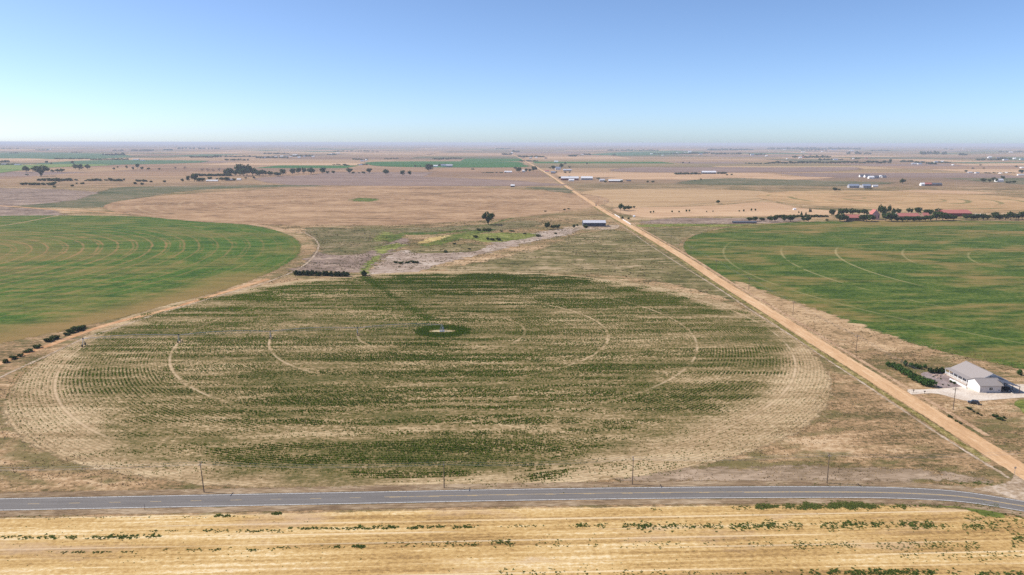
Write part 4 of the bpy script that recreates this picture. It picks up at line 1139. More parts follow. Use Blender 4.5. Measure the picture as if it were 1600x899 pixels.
row('shrub', 'hedge_shrub', 'hedge', 'hazy dark shrub', 'in the hedge beside the long white roofed shed', 'hedge by the long shed', [(1057 + 5 * i, 273 - .05 * i, random.uniform(2.5, 4.2), 6.5) for i in range(8)] + [(1123, 272, 3.5, 6), (1128, 272, 3.5, 6), (1133, 272, 3.5, 6)])
row('tree', 'broadleaf_tree', 'tree', 'small dark tree', 'dotted over the plain right of the far road', 'dotted trees on the right plain', [(1012, 286, 3.5, 4.5), (1020, 286, 3.5, 6), (1136, 275, 3, 3.5), (1143, 274.5, 3, 4), (1067, 256, 3, 3), (1077, 256, 3, 2.5), (1086, 283, 2, 3), (1095, 282.5, 3.5, 3), (1304, 299, 6, 8), (1311, 298, 3, 6)])
plant('tree', 'broadleaf_tree', 'tree', 1410, 287.5, 8, 9.5, 'round dark tree behind the golden round field')
row('tree', 'broadleaf_tree', 'tree', 'dark tree', 'around the white house at the far right', 'trees around the far right house', [(1536, 285.5, 7, 9), (1546, 285.5, 6, 6), (1552, 284, 7, 6), (1557, 285, 6, 5), (1566, 281.5, 6.5, 7), (1574, 286.5, 3, 8), (1579, 286.5, 3.5, 6), (1585, 286.5, 4, 6), (1596, 271.5, 6.5, 9), (1509, 269.5, 3.5, 4.5), (1520, 264.5, 2.5, 4), (1537, 264, 2, 4), (1532, 259, 2, 4), (1588, 262, 3, 4)])
row('tree', 'broadleaf_tree', 'tree', 'hazy tree', 'in the long far tree line on the right', 'far right tree line', [(1203 + 6.4 * i, 256.3 - .015 * i, random.uniform(2.6, 5), random.uniform(6.5, 9)) for i in range(30)] + [(1391, 254.5, 6, 5)])
# conifers at the white house
yard = [(1388, 572.5, 8), (1396, 574.5, 9), (1403, 578, 10), (1408, 582, 10), (1414, 586, 11), (1420, 590, 12), (1427, 594, 12.5), (1434, 597.5, 12.5), (1441, 601, 13), (1448, 603.5, 13), (1455, 604.5, 12)]
row('pine', 'young_pine', 'tree', 'bushy young pine', 'in the slanting row along the gravel yard', 'slanting pine row', [(a, b, c * 1.05, c * 1.15) for a, b, c in yard])
row('pine', 'young_pine', 'tree', 'young pine', 'in the back row above the slanting row', 'back pine row', [(1414, 572, 10, 7), (1424, 575, 9, 8), (1431, 576, 9, 8), (1437, 577, 8, 7), (1445, 575.5, 7, 6)])
row('juniper', 'round_evergreen', 'shrub', 'round dark evergreen', 'in the trio beside the gravel yard', 'evergreen trio', [(1454, 583, 9, 10), (1463, 583.5, 9.5, 9), (1471, 583, 9.5, 10)])
plant('pine', 'young_pine', 'tree', 1593, 586.5, 11, 8, 'single light green pine right of the white house')
row('shrub', 'yard_shrub', 'shrub', 'low shrub', 'in the dry corner below the driveway', 'shrubs below the driveway', [(1514, 640, 5, 7), (1521, 644, 3, 4), (1527, 647, 3.5, 5), (1533, 650, 3, 4), (1555, 652, 6, 9), (1562, 656, 5.5, 9), (1569, 654, 4, 5), (1484, 652, 3, 7), (1494, 659, 3, 5), (1500, 662, 3, 5)])
row('shrub', 'flower_shrub', 'shrub', 'small garden shrub', 'in the gravel yard by the white house', 'garden shrubs', [(1486, 598, 4.5, 5), (1491, 600, 4, 5), (1458, 589, 2, 3), (1470, 593, 2.2, 3), (1473, 602, 2, 2.5), (1482, 603, 2.5, 3), (1465, 588, 1.8, 2.5)])
# shrub row along the farm track on the left
row('shrub', 'track_shrub', 'shrub', 'green shrub', 'in the row beside the pale farm track', 'shrubs by the farm track', [(9, 567, 7, 9), (21, 561, 6.5, 10), (32, 557, 5, 9), (44, 550, 5.5, 12), (58, 544, 6, 12), (75, 534, 7, 13), (86, 530, 7, 14), (104, 524, 5, 8), (112, 520, 8, 14), (122, 516.5, 9, 16), (129, 513, 6, 10)])

# far woods that read as one mass each
def far_wood(spec, label):
    vs, tn = [], []
    for (x0, x1, y, h, n) in spec:
        for i in range(n):
            px = x0 + (x1 - x0) * (i + random.random()) / n
            py = y + random.uniform(-.25, .25)
            a = P(px, py); m = metres(px, py)
            H_, W_ = h * m * random.uniform(.6, 1.2), m * random.uniform(2.5, 5.5)
            v, t_ = blob_crown(random.randrange(10 ** 6), lobes_low(random.randrange(99), 4), 26, .2)
            vs.append(v * np.array([W_, W_, H_]) + np.array([a[0], a[1], 0])); tn.append(t_)
    me = crown_mesh('far_woodland', (np.concatenate(vs), np.concatenate(tn)), m_leaf)
    tag(link('far_woodland', me), kind='stuff', label=label)
far_wood([(112, 128, 239, 2, 5), (162, 195, 243, 4, 14), (85, 140, 249, 2.2, 20), (140, 200, 250, 2.6, 26), (175, 192, 236, 2, 6), (0, 14, 254, 4.5, 6), (0, 30, 258, 2.5, 12), (205, 240, 236, 2.5, 12), (256, 270, 235, 2.5, 6), (280, 345, 233, 2.5, 14),
          (296, 332, 246.5, 3, 14), (332, 345, 246, 4, 6), (352, 400, 245.5, 2.5, 16), (352, 388, 251, 3, 12), (15, 30, 240, 2.5, 5), (55, 80, 235, 2, 8), (1, 30, 233, 1.6, 8)], 'hazy far woods on the left half of the horizon')
far_wood([(412, 452, 241, 2.2, 14), (400, 450, 247.5, 3, 20), (455, 490, 245, 3, 14), (512, 525, 242.5, 2.8, 6), (520, 592, 237, 1.8, 22), (522, 540, 258, 2, 6), (550, 575, 250, 2.5, 10), (560, 575, 258, 2.5, 6), (600, 622, 249, 2, 8), (677, 700, 249.5, 3, 10), (700, 720, 248.5, 2.5, 10), (773, 798, 233, 2, 10), (785, 798, 242, 2.5, 6), (648, 660, 261, 3, 4), (681, 692, 259.5, 3.5, 6),
          (755, 790, 270.5, 1.6, 12), (735, 742, 265, 1.6, 3), (537, 544, 259, 2, 4)], 'hazy far woods around the far villages')
far_wood([(800, 811, 238, 3, 7), (812, 850, 246, 3, 18), (812, 840, 252.5, 2.6, 12), (889, 900, 244.8, 3.2, 8), (900, 910, 243, 2, 5), (912, 922, 242.5, 3, 8), (950, 1030, 235.6, 2, 30), (1020, 1100, 241, 2.6, 22), (1106, 1175, 235, 3, 34), (1080, 1110, 240.5, 3, 10), (1112, 1160, 241.5, 3.5, 18), (1170, 1195, 242.5, 3, 8), (958, 961, 243.5, 2.5, 2),
          (1165, 1200, 256.3, 2, 12)], 'hazy far woods right of the road end')
far_wood([(1200, 1345, 233.5, 3.4, 60), (1250, 1292, 235.5, 2.6, 12), (1238, 1262, 247, 4.5, 10), (1262, 1298, 247, 4.8, 14), (1322, 1328, 241, 4.5, 3), (1336, 1345, 241, 4.8, 5), (1351, 1360, 241, 3, 5), (1360, 1390, 236, 2, 10), (1437, 1455, 241.5, 5.5, 9), (1458, 1467, 241.5, 6, 5), (1471, 1478, 241.5, 5.5, 5), (1500, 1512, 243, 4, 6),
          (1406, 1427, 253.5, 4, 10), (1428, 1445, 255, 3, 7), (1447, 1463, 257, 4, 9), (1465, 1485, 255, 3, 9), (1526, 1530, 250.5, 3, 3), (1533, 1539, 250.5, 3.5, 4), (1544, 1562, 250.5, 3.5, 9), (1562, 1580, 249, 3, 8), (1560, 1600, 238.5, 2.6, 20), (1467, 1476, 226.5, 1.2, 4), (1476, 1500, 227, 1, 8), (1280, 1300, 250.5, 3, 8), (1300, 1315, 250, 3, 6), (1330, 1345, 249, 2, 6), (1476, 1480, 234, 2, 2), (1485, 1488, 234, 2, 2), (1540, 1585, 271, 2, 14), (1510, 1530, 270, 1.6, 6), (1350, 1364, 296, 1.6, 5)], 'hazy far woods on the right half of the horizon')

# ------------------------------------------------------------------ buildings
m_wall_w = plain('white_siding', (.78, .76, .73), .7, .3, var=.05)
m_wall_shade = plain('shaded_siding', (.60, .54, .50), .75, .3, var=.06)  # white siding toned greyish pink: the south side's shade put into the colour
m_roof_g = plain('grey_shingle', (.275, .24, .225), .9, .2, var=.16, scale=3)
m_roof_m = plain('pale_metal_roof', (.50, .49, .52), .45, .4, var=.06)
m_roof_w = plain('white_metal_roof', (.74, .72, .72), .5, .4, var=.05)
m_roof_r = plain('red_roof', (.40, .14, .115), .7, .3, var=.15)
m_roof_d = plain('dark_roof', (.10, .105, .13), .7, .3, var=.15)
m_roof_b = plain('blue_grey_roof', (.22, .25, .32), .6, .3, var=.12)
m_wall_navy = plain('navy_metal_wall', (.035, .05, .085), .5, .4, var=.15)
m_wall_red = plain('red_wall', (.20, .045, .045), .7, .3, var=.15)
m_wall_pink = plain('pink_wall', (.62, .36, .34), .7, .3, var=.15)
m_wall_brown = plain('brown_wall', (.24, .15, .11), .8, .2, var=.15)
m_wall_grey = plain('grey_wall', (.36, .35, .36), .8, .2, var=.12)
m_glass = plain('window_glass', (.03, .035, .045), .08, .6, var=.1)
m_trim = plain('trim_white', (.80, .79, .77), .6, .3, var=.03)
m_door = plain('garage_door', (.62, .68, .70), .6, .3, var=.04)
m_wood = plain('pole_wood', (.16, .115, .08), .9, .1, var=.25, scale=4)
m_steel = plain('galvanised_steel', (.42, .43, .44), .4, .5, .6, var=.1)
m_rubber = plain('tyre_rubber', (.02, .02, .02), .8, .2)
m_dark = plain('dark_interior', (.03, .03, .035), .9, .1)
m_black_car = plain('black_car_paint', (.02, .022, .028), .25, .5)
m_grey_car = plain('dark_blue_car_paint', (.035, .05, .08), .25, .5)
m_rock = plain('landscape_rock', (.42, .30, .24), .9, .1, var=.3)
m_conc = plain('concrete', (.52, .48, .43), .85, .2)
m_deck = plain('deck_boards', (.55, .46, .38), .8, .2)

def gable(root, L, W, he, hr, wall, roof, along='x', over=.4, thick=.16, windows=0, door=None, z0=0.0):
    """a gabled building centred on the root: L along the ridge, W across"""
    def T(a, b, z): return (a, b, z) if along == 'x' else (b, a, z)
    w = MB()
    ring = [T(-L / 2, -W / 2, z0), T(-L / 2, W / 2, z0), T(-L / 2, W / 2, he), T(-L / 2, 0, hr), T(-L / 2, -W / 2, he)]
    w.prism(ring, T(L, 0, 0))
    wl = w.build('wall', wall, root)
    sl = (hr - he) / (W / 2)
    r = MB()
    for s in (-1, 1):
        o = W / 2 + over
        zl = he - sl * over
        r.prism([T(-L / 2 - over, 0, hr + .02), T(-L / 2 - over, s * o, zl + .02), T(-L / 2 - over, s * o, zl + thick), T(-L / 2 - over, 0, hr + thick)], T(L + 2 * over, 0, 0))
    rf = r.build('roof', roof, root)
    rg = MB()
    q = T(L + 2 * over, .3, .1)
    a = T(-L / 2 - over, -.15, hr + thick - .04)
    rg.box(min(a[0], a[0] + q[0]), max(a[0], a[0] + q[0]), min(a[1], a[1] + q[1]), max(a[1], a[1] + q[1]), a[2], a[2] + .1)
    rg.build('ridge_cap', roof, rf)
    return wl, rf

def far_building(px0, px1, py, hp, wall, roof, label, cat='building', name='farm_building', group=None, wins=0, depth=None, along='x'):
    """a building whose front spans px0..px1 at its foot"""
    (x0, y0), (x1, y1) = P(px0, py), P(px1, py)
    L = math.hypot(x1 - x0, y1 - y0)
    m = metres((px0 + px1) / 2, py)
    h = hp * m
    W = depth or max(5, min(14, L * .7))
    root = empty(name, ((x0 + x1) / 2, (y0 + y1) / 2 + W / 2, 0))
    he = h * .55
    if along == 'x': gable(root, L, W, he, h, wall, roof, 'x', over=min(.5, L * .04))
    else: gable(root, W, L, he, h, wall, roof, 'y', over=min(.5, L * .04))
    for i in range(wins):
        wx_ = -L / 2 + L * (i + .5) / wins
        wb = MB().box(wx_ - .6, wx_ + .6, -W / 2 - .05, -W / 2 + .05, he * .35, he * .8)
        wb.build('window', m_glass, root)
    return tag(root, label, cat, group)

# ---- dark barn beside the dirt road
(bx0, by0), (bx1, by1) = P(911.5, 354.4), P(946.5, 354.4)
BL = bx1 - bx0
barn = empty('machine_barn', ((bx0 + bx1) / 2, by0 + 7, 0))
tag(barn, 'long dark navy metal barn with pale roof beside the dirt road', 'barn')
gable(barn, BL, 14, 4.9, 7.6, m_wall_navy, m_roof_m, 'x', .35)
ribs = MB()
for i in range(9):
    x = -BL / 2 + BL * (i + .5) / 9
    MB().box(x - BL / 18 + .08, x + BL / 18 - .08, -7.06, -6.98, .1, 4.4).build('wall_panel', m_wall_navy, barn)
dr = MB().box(-BL / 2 - .06, -BL / 2 + .05, -3, 3, .02, 4.2).build('door', m_roof_d, barn)
MB().box(-BL / 2 - .1, -BL / 2 - .05, -.12, .12, .5, 3.8).build('handle', m_steel, dr)
for i in range(8):
    x = -BL / 2 + BL * (i + 1) / 9
    MB().prism([(x - .05, 0, 7.78), (x - .05, -7.3, 4.97), (x - .05, -7.3, 5.03), (x - .05, 0, 7.84)], (.1, 0, 0)).build('roof_seam', m_roof_m, barn)
# apron of bare soil round the barn
sheet('barn_yard', px_ring([(880, 357), (905, 352.5), (950, 352), (968, 352), (962, 358), (925, 359)], 4), .027, m_pale, 2, 'pale trampled yard round the dark barn')

# ---- the white house
house = empty('white_house', (219, 317, 0))
tag(house, 'white house with grey shingle roof on the pale gravel drive', 'house')
def hb(x0, x1, y0, y1, z0, z1): return MB().box(x0 - 219, x1 - 219, y0 - 317, y1 - 317, z0, z1)
def hp_(ring, ax): return MB().prism([(p[0] - 219, p[1] - 317, p[2]) for p in ring], ax)
# main body: ridge north-south
hp_([(213, 308.6, 0), (225, 308.6, 0), (225, 308.6, 3.35), (219, 308.6, 6.1), (213, 308.6, 3.35)], (0, 18, 0)).build('main_wall', m_wall_w, house)
sl = (6.1 - 3.35) / 6
main_roof = None
for s in (-1, 1):
    o = 6 + 1.1
    r = hp_([(219, 307.9, 6.14), (219 + s * o, 307.9, 6.14 - sl * o), (219 + s * o, 307.9, 6.32 - sl * o), (219, 307.9, 6.32)], (0, 19.4, 0)).build('main_roof', m_roof_g, house)
    main_roof = r
hb(218.8, 219.2, 307.8, 327.4, 6.28, 6.38).build('ridge_cap', m_roof_g, main_roof)
for s in (-1, 1):   # rake boards on the south gable
    hp_([(219, 307.85, 6.0), (219 + s * 7.1, 307.85, 6.0 - sl * 7.1), (219 + s * 7.1, 307.85, 6.3 - sl * 7.1), (219, 307.85, 6.3)], (0, .08, 0)).build('rake_board', m_trim, house)
# garage wing: ridge east-west, gable to the west
hp_([(209, 300.8, 0), (209, 309.2, 0), (209, 309.2, 3.2), (209, 305, 5.1), (209, 300.8, 3.2)], (9.3, 0, 0)).build('wing_wall', m_wall_shade, house)  # whole wing wall in the siding with shade in its colour
hp_([(208.96, 300.85, .05), (208.96, 309.15, .05), (208.96, 309.15, 3.15), (208.96, 305, 5.02), (208.96, 300.85, 3.15)], (.02, 0, 0)).build('gable_siding', m_wall_w, house)  # untoned white siding laid over the sunlit west gable
ws_ = (5.1 - 3.2) / 4.2
for s in (-1, 1):
    o = 4.7
    r = hp_([(208.5, 305, 5.14), (208.5, 305 + s * o, 5.14 - ws_ * o), (208.5, 305 + s * o, 5.3 - ws_ * o), (208.5, 305, 5.3)], (10.6, 0, 0)).build('wing_roof', m_roof_g, house)
hb(208.5, 219.1, 304.85, 305.15, 5.26, 5.36).build('ridge_cap', m_roof_g, r)
def window(x0, x1, y0, y1, z0, z1, face):
    """framed window; face 's' or 'w'"""
    if face == 's':
        f = hb(x0 - .1, x1 + .1, y0 - .06, y0 + .02, z0 - .1, z1 + .1).build('window', m_trim, house)
        hb(x0, (x0 + x1) / 2 - .04, y0 - .085, y0 - .055, z0, z1).build('pane', m_glass, f)
        hb((x0 + x1) / 2 + .04, x1, y0 - .085, y0 - .055, z0, z1).build('pane', m_glass, f)
    else:
        f = hb(x0 - .06, x0 + .02, y0 - .1, y1 + .1, z0 - .1, z1 + .1).build('window', m_trim, house)
        hb(x0 - .085, x0 - .055, y0, (y0 + y1) / 2 - .04, z0, z1).build('pane', m_glass, f)
        hb(x0 - .085, x0 - .055, (y0 + y1) / 2 + .04, y1, z0, z1).build('pane', m_glass, f)
window(213.1, 214.6, 300.8, 0, 1.1, 2.3, 's')
window(213, 0, 312.6, 314.2, 1.2, 2.5, 'w'); window(213, 0, 316.2, 317.6, 1.0, 2.5, 'w'); window(213, 0, 321.0, 322.6, 1.0, 2.5, 'w'); window(213, 0, 324.0, 325.4, 1.0, 2.5, 'w')
for y0 in (301.5, 305.3):
    gd = hb(208.86, 208.95, y0, y0 + 3.0, .06, 2.35).build('garage_door', m_door, house)
    for k in range(3): hb(208.83, 208.87, y0 + .05, y0 + 2.95, .62 + k * .57, .65 + k * .57).build('panel_groove', m_wall_grey, gd)
fd_ = hb(212.9, 212.98, 318.6, 319.6, .4, 2.5).build('door', m_wall_brown, house)
hb(212.84, 212.9, 318.7, 318.8, 1.4, 1.5).build('handle', m_steel, fd_)
hb(217.2, 217.9, 300.72, 300.79, .7, 1.3).build('meter_box', m_wall_grey, house)
hb(209.4, 209.9, 300.68, 300.79, .4, 1.3).build('meter_box', m_wall_grey, house)
# porch along the west front
hb(209.6, 212.95, 311, 327.2, 0, .38).build('porch_deck', m_deck, house)
hp_([(209.4, 310.5, 2.72), (212.1, 310.5, 3.0), (212.1, 310.5, 3.12), (209.4, 310.5, 2.84)], (0, 17, 0)).build('porch_roof', m_roof_g, house)
for y in (311.2, 314.4, 317.6, 320.8, 324, 327): hb(209.7, 209.9, y - .1, y + .1, .38, 2.75).build('porch_post', m_trim, house)
for z in (.75, 1.25): hb(209.74, 209.86, 311.2, 327, z, z + .09).build('porch_rail', m_trim, house)
for i in range(34): hb(209.77, 209.83, 311.4 + i * .47, 311.46 + i * .47, .38, 1.25).build('baluster', m_trim, house)
# low white garden wall and ramp in front of the porch
hb(206.6, 206.85, 306.5, 318.5, 0, .75).build('garden_wall', m_trim, house)
hb(206.85, 209.0, 309.6, 318.5, 0, .12).build('walkway', m_conc, house)
# carport on the east side
hp_([(218.2, 299.8, 4.75), (226.3, 299.8, 2.65), (226.3, 299.8, 2.8), (218.2, 299.8, 4.9)], (0, 9.0, 0)).build('carport_roof', m_roof_d, house)
for y in (300.1, 304.3, 308.4): hb(225.8, 226.0, y - .1, y + .1, 0, 2.75).build('carport_post', m_wall_brown, house)
hb(225.3, 225.5, 308.7, 309.0, 0, 2.8).build('carport_post', m_wall_brown, house)

# ---- vehicles
def vehicle(name, x, y, rz, L, W, Hh, mat, label, pickup=False):
    root = empty(name, (x, y, .06), rz)
    hl, hw = L / 2, W / 2
    zc = Hh * .52
    prof = [(-hl, .32), (-hl, zc * .92), (-hl * .92, zc), (hl * .55, zc), (hl * .96, zc * .88), (hl, zc * .6), (hl, .32)]
    MB().prism([(a, -hw, z) for a, z in prof], (0, W, 0)).build('body', mat, root)
    if pickup: cp = [(-hl * .12, zc), (-hl * .08, Hh), (hl * .28, Hh), (hl * .55, zc)]
    else: cp = [(-hl * .9, zc), (-hl * .76, Hh * .97), (-hl * .1, Hh), (hl * .22, Hh * .97), (hl * .52, zc)]
    cab = MB().prism([(a, -hw * .88, z) for a, z in cp], (0, W * .88, 0)).build('cabin', mat, root)
    xa, xb = cp[0][0] + .25, cp[-1][0] - .45
    for s in (-1, 1):
        y0 = s * hw * .885
        MB().box(xa, xb, min(y0, y0 + s * .02), max(y0, y0 + s * .02), zc + .08, Hh * .9).build('side_window', m_glass, cab)
    MB().prism([(cp[-1][0] - .04, -hw * .75, zc + .06), (cp[-2][0] + .1, -hw * .75, Hh * .93), (cp[-2][0] + .13, -hw * .75, Hh * .93), (cp[-1][0] + .02, -hw * .75, zc + .06)], (0, W * .75, 0)).build('windshield', m_glass, cab)
    if pickup: MB().box(-hl * .93, -hl * .18, -hw * .8, hw * .8, zc + .003, zc + .02).build('cargo_bed', m_dark, root)
    for sx in (-.62, .62):
        for s in (-1, 1):
            wl = MB().tube((hl * sx, s * (hw - .2), .33), (hl * sx, s * (hw + .02), .33), .34, n=14).build('wheel', m_rubber, root)
            MB().tube((hl * sx, s * (hw + .01), .33), (hl * sx, s * (hw + .04), .33), .2, n=10).build('rim', m_steel, wl)
    for s in (-1, 1): MB().box(hl - .03, hl + .02, s * hw * .72 - .18, s * hw * .72 + .18, zc * .62, zc * .8).build('headlight', m_trim, root)
    return tag(root, label, 'car')
cxy = P(1521, 631)
vehicle('parked_car', cxy[0], cxy[1], math.radians(150), 4.3, 1.8, 1.5, m_black_car, 'dark car parked on dry grass below the driveway')
vehicle('pickup_truck', 222.6, 303.4, math.radians(-90), 5.2, 1.9, 1.8, m_grey_car, 'dark pickup in the shade of the carport', True)
vx, vy = P(929, 321.5)
vehicle('pickup_truck', vx + 2.5, vy, math.radians(-90), 5.4, 2.0, 1.9, m_black_car, 'tiny dark vehicle driving on the far dirt road', True)
# garden rocks and pots
for i, (a, b, s) in enumerate([(1460, 587, .5), (1463, 586, .4), (1467, 589, .55), (1464, 591, .4), (1469, 586.5, .45), (1476, 586, .5), (1458, 588, .4)]):
    x, y = P(a, b)
    bm = bmesh.new(); bmesh.ops.create_icosphere(bm, subdivisions=2, radius=s)
    for v in bm.verts: v.co = Vector((v.co.x * 1.3, v.co.y, v.co.z * .7)) * random.uniform(.8, 1.15)
    me = bpy.data.meshes.new('garden_rock'); bm.to_mesh(me); bm.free()
    o = link('garden_rock', me, m_rock); o.location = (x, y, s * .35 + .05)
    tag(o, f'{ordinal(sorted([1460,1463,1467,1464,1469,1476,1458]).index(a))} tan rock from the left in the gravel yard', 'rock', 'garden rocks')

# ---- red farm
far_building(1322, 1345, 345.5, 9.5, m_wall_brown, m_roof_r, 'low red roofed farmhouse at the left end of the red farm', 'house', 'farmhouse', wins=5, depth=12)
far_building(1362, 1374, 343.5, 15.5, m_wall_pink, m_roof_r, 'tall pink house among trees at the red farm', 'house', 'farmhouse', wins=3, depth=10, along='y')
far_building(1405, 1437, 343, 9.2, m_wall_brown, m_roof_r, 'long red roofed house behind the trees of the red farm', 'house', 'farmhouse', wins=6, depth=13)
far_building(1443, 1452, 342, 9, m_wall_brown, m_roof_r, 'small red roofed shed right of the long red house', 'shed', 'farm_shed', depth=9)
far_building(1399, 1407, 340, 6, m_wall_w, m_roof_w, 'small white shed between the red roofs', 'shed', 'farm_shed', depth=8)
far_building(1476, 1518, 338.5, 9.5, m_wall_red, m_roof_r, 'big dark red barn with red roof at the red farm', 'barn', 'red_barn', wins=0, depth=22)
far_building(1240, 1244, 328.5, 2.6, m_wall_w, m_roof_w, 'tiny white shed above the hedge left of the red farm', 'shed', 'farm_shed', depth=4)
far_building(1146, 1182, 349.3, 3.2, m_dark, m_roof_d, 'long low black shed at the left end of the red farm road', 'shed', 'farm_shed', depth=6)
far_building(1526, 1536, 339, 4, m_wall_grey, m_roof_m, 'grey roofed shed behind the trees right of the red barn', 'shed', 'farm_shed', depth=8)
# ---- farms and houses farther out
specs = [
 (877, 904, 282, 6, m_wall_red, m_roof_w, 'long white roofed shed with red wall right of the dirt road', 'shed', 10),
 (889, 897, 283.5, 3.5, m_wall_w, m_roof_w, 'small white shed in front of the long white roofed shed', 'shed', 8),
 (908, 926, 281.5, 5.5, m_wall_grey, m_roof_w, 'grey walled shed with white roof, second of the white roofed sheds', 'shed', 12),
 (937, 945, 284, 4, m_wall_grey, m_roof_m, 'small grey shed between the white roofed sheds', 'shed', 9),
 (951, 973, 284.8, 4, m_wall_brown, m_roof_w, 'long shed with pale roof, rightmost of the white roofed sheds', 'shed', 10),
 (979, 986, 283.5, 2, m_wall_brown, m_roof_d, 'low dark shed right of the white roofed sheds', 'shed', 8),
 (868, 876, 266, 5, m_wall_w, m_roof_b, 'grey blue roofed farmhouse right of the far dirt road', 'house', 12),
 (880, 893, 267.5, 3, m_wall_grey, m_roof_m, 'low grey shed right of the blue roofed farmhouse', 'shed', 10),
 (861, 868, 271.5, 3.5, m_wall_brown, m_roof_b, 'small blue roofed shed below the blue roofed farmhouse', 'shed', 9),
 (851, 858, 268.5, 2.4, m_wall_w, m_roof_r, 'small reddish roofed shed close to the far dirt road', 'shed', 9),
 (866, 872, 254, 2.6, m_wall_w, m_roof_w, 'tiny white shed far right of the dirt road', 'shed', 10),
 (816, 821, 269, 3.5, m_wall_w, m_roof_w, 'small white house between the trees left of the far dirt road', 'house', 9),
 (798, 804, 292.5, 4, m_wall_navy, m_roof_w, 'small dark shed with white roof left of the dirt road', 'shed', 7),
 (677, 684, 261, 3, m_wall_w, m_roof_w, 'white shed right of the big round tree by the green strip', 'shed', 8),
 (689, 697, 260.5, 3.6, m_wall_w, m_roof_b, 'blue roofed farmhouse in front of the far green strip', 'house', 10),
 (697, 707, 261.5, 4.6, m_wall_grey, m_roof_m, 'grey farm shed in front of the far green strip', 'shed', 10),
 (788, 800, 270, 2.6, m_wall_w, m_roof_w, 'low white shed left of the far dirt road trees', 'shed', 9),
 (1097, 1119, 272, 4.6, m_wall_navy, m_roof_w, 'long dark shed with white roof on the right plain', 'shed', 12),
 (1344, 1352, 277, 4, m_wall_w, m_roof_d, 'white gabled house, left of the dark roofed group', 'house', 10),
 (1352, 1360, 277.5, 4.4, m_wall_w, m_roof_d, 'dark roofed house behind the white gable', 'house', 12),
 (1358, 1366, 279.5, 4.2, m_wall_w, m_roof_w, 'bright white garage in front of the dark roofed group', 'house', 10),
 (1366, 1374, 279, 4.4, m_wall_grey, m_roof_d, 'dark roofed house right of the bright white garage', 'house', 12),
 (1375, 1379, 277.5, 3.6, m_wall_w, m_roof_w, 'narrow white shed in the dark roofed group', 'shed', 8),
 (1379, 1385, 278, 3.6, m_wall_grey, m_roof_d, 'small dark shed at the right end of the dark roofed group', 'shed', 10),
 (1327, 1343, 294, 6, m_wall_grey, m_roof_b, 'long grey blue roofed house behind the hedge', 'house', 12),
 (1349, 1361, 294, 6, m_wall_grey, m_roof_b, 'grey blue roofed house, right one of the pair', 'house', 12),
 (1344, 1349, 293.5, 3.4, m_wall_w, m_roof_w, 'white shed between the two grey blue roofed houses', 'shed', 8),
 (1364, 1372, 292.5, 3.4, m_wall_w, m_roof_m, 'white trailer right of the grey blue roofed houses', 'shed', 6),
 (1439.5, 1445, 290.5, 4.6, m_wall_w, m_roof_w, 'white gabled end of the long shed behind the golden field', 'shed', 9),
 (1445, 1456, 290.5, 4.8, m_wall_brown, m_roof_r, 'red roofed long shed behind the golden field', 'shed', 10),
 (1456, 1472, 290.5, 4.4, m_wall_brown, m_roof_d, 'dark brown long shed right of the red roofed shed', 'shed', 10),
 (1558, 1568, 284.5, 5, m_wall_w, m_roof_m, 'white house in the tree clump at the far right', 'house', 12),
 (322, 340, 283.8, 2.4, m_wall_w, m_roof_w, 'long low white shed at the left farm', 'shed', 7),
 (352, 358, 282.5, 3.6, m_wall_grey, m_roof_b, 'blue grey roofed house at the left farm', 'house', 10),
 (360, 366, 282.5, 2.8, m_wall_brown, m_roof_b, 'small blue grey shed at the left farm', 'shed', 9),
 (370, 376, 282, 2.6, m_wall_w, m_roof_w, 'small white shed at the right end of the left farm', 'shed', 8),
 (1591, 1600, 274.5, 2.4, m_wall_w, m_roof_m, 'white trailer at the far right edge', 'shed', 8),
]
for px0, px1, py, hp, wl, rf, lb, cat, dp in specs:
    far_building(px0, px1, py, hp, wl, rf, lb, cat, 'house' if cat == 'house' else 'farm_shed', depth=dp, wins=3 if cat == 'house' else 0)
# villages near the horizon
def village(where, spots):
    for i, (a, b, w, h, c) in enumerate(sorted(spots)):
        wl, rf = {'w': (m_wall_w, m_roof_w), 'b': (m_wall_w, m_roof_b), 'r': (m_wall_brown, m_roof_r), 'g': (m_wall_grey, m_roof_m), 'd': (m_wall_brown, m_roof_d)}[c]
        cn = {'w': 'white', 'b': 'blue roofed', 'r': 'red roofed', 'g': 'grey', 'd': 'dark'}[c]
        far_building(a - w / 2, a + w / 2, b, h, wl, rf, f'{ordinal(i)} building from the left, {cn}, {where}', 'house', 'village_house', group='buildings ' + where, depth=14)
village('in the far village left of centre', [(412, 247.5, 5, 2, 'b'), (419, 247, 6, 1.8, 'w'), (430, 246, 4, 1.6, 'g'), (440, 245.5, 5, 2, 'w'), (447, 245.5, 3, 1.6, 'b'), (454, 246, 4, 1.6, 'g'), (461, 243.5, 8, 1.8, 'w'), (467, 247, 5, 1.8, 'w'), (475, 245.5, 3, 1.8, 'b'), (489, 245.5, 4.5, 1.5, 'w')])
village('on the plain beyond the far village', [(516, 242.6, 5, 2.2, 'w'), (521, 242, 4, 2.4, 'd'), (528, 240, 6, 1.2, 'w'), (566, 252.5, 6, 1.8, 'b'), (572, 251.5, 3, 2, 'w'), (563, 258.5, 5, 1.8, 'b')])
village('at the far left under the haze', [(26, 258.5, 9, 1.8, 'b'), (78, 234.5, 3.5, 1.4, 'w'), (212, 250.5, 9, 1.8, 'g'), (262, 234.5, 4, 1.6, 'w'), (222, 251.5, 6, 1.4, 'b'), (5, 258, 7, 2, 'b')])
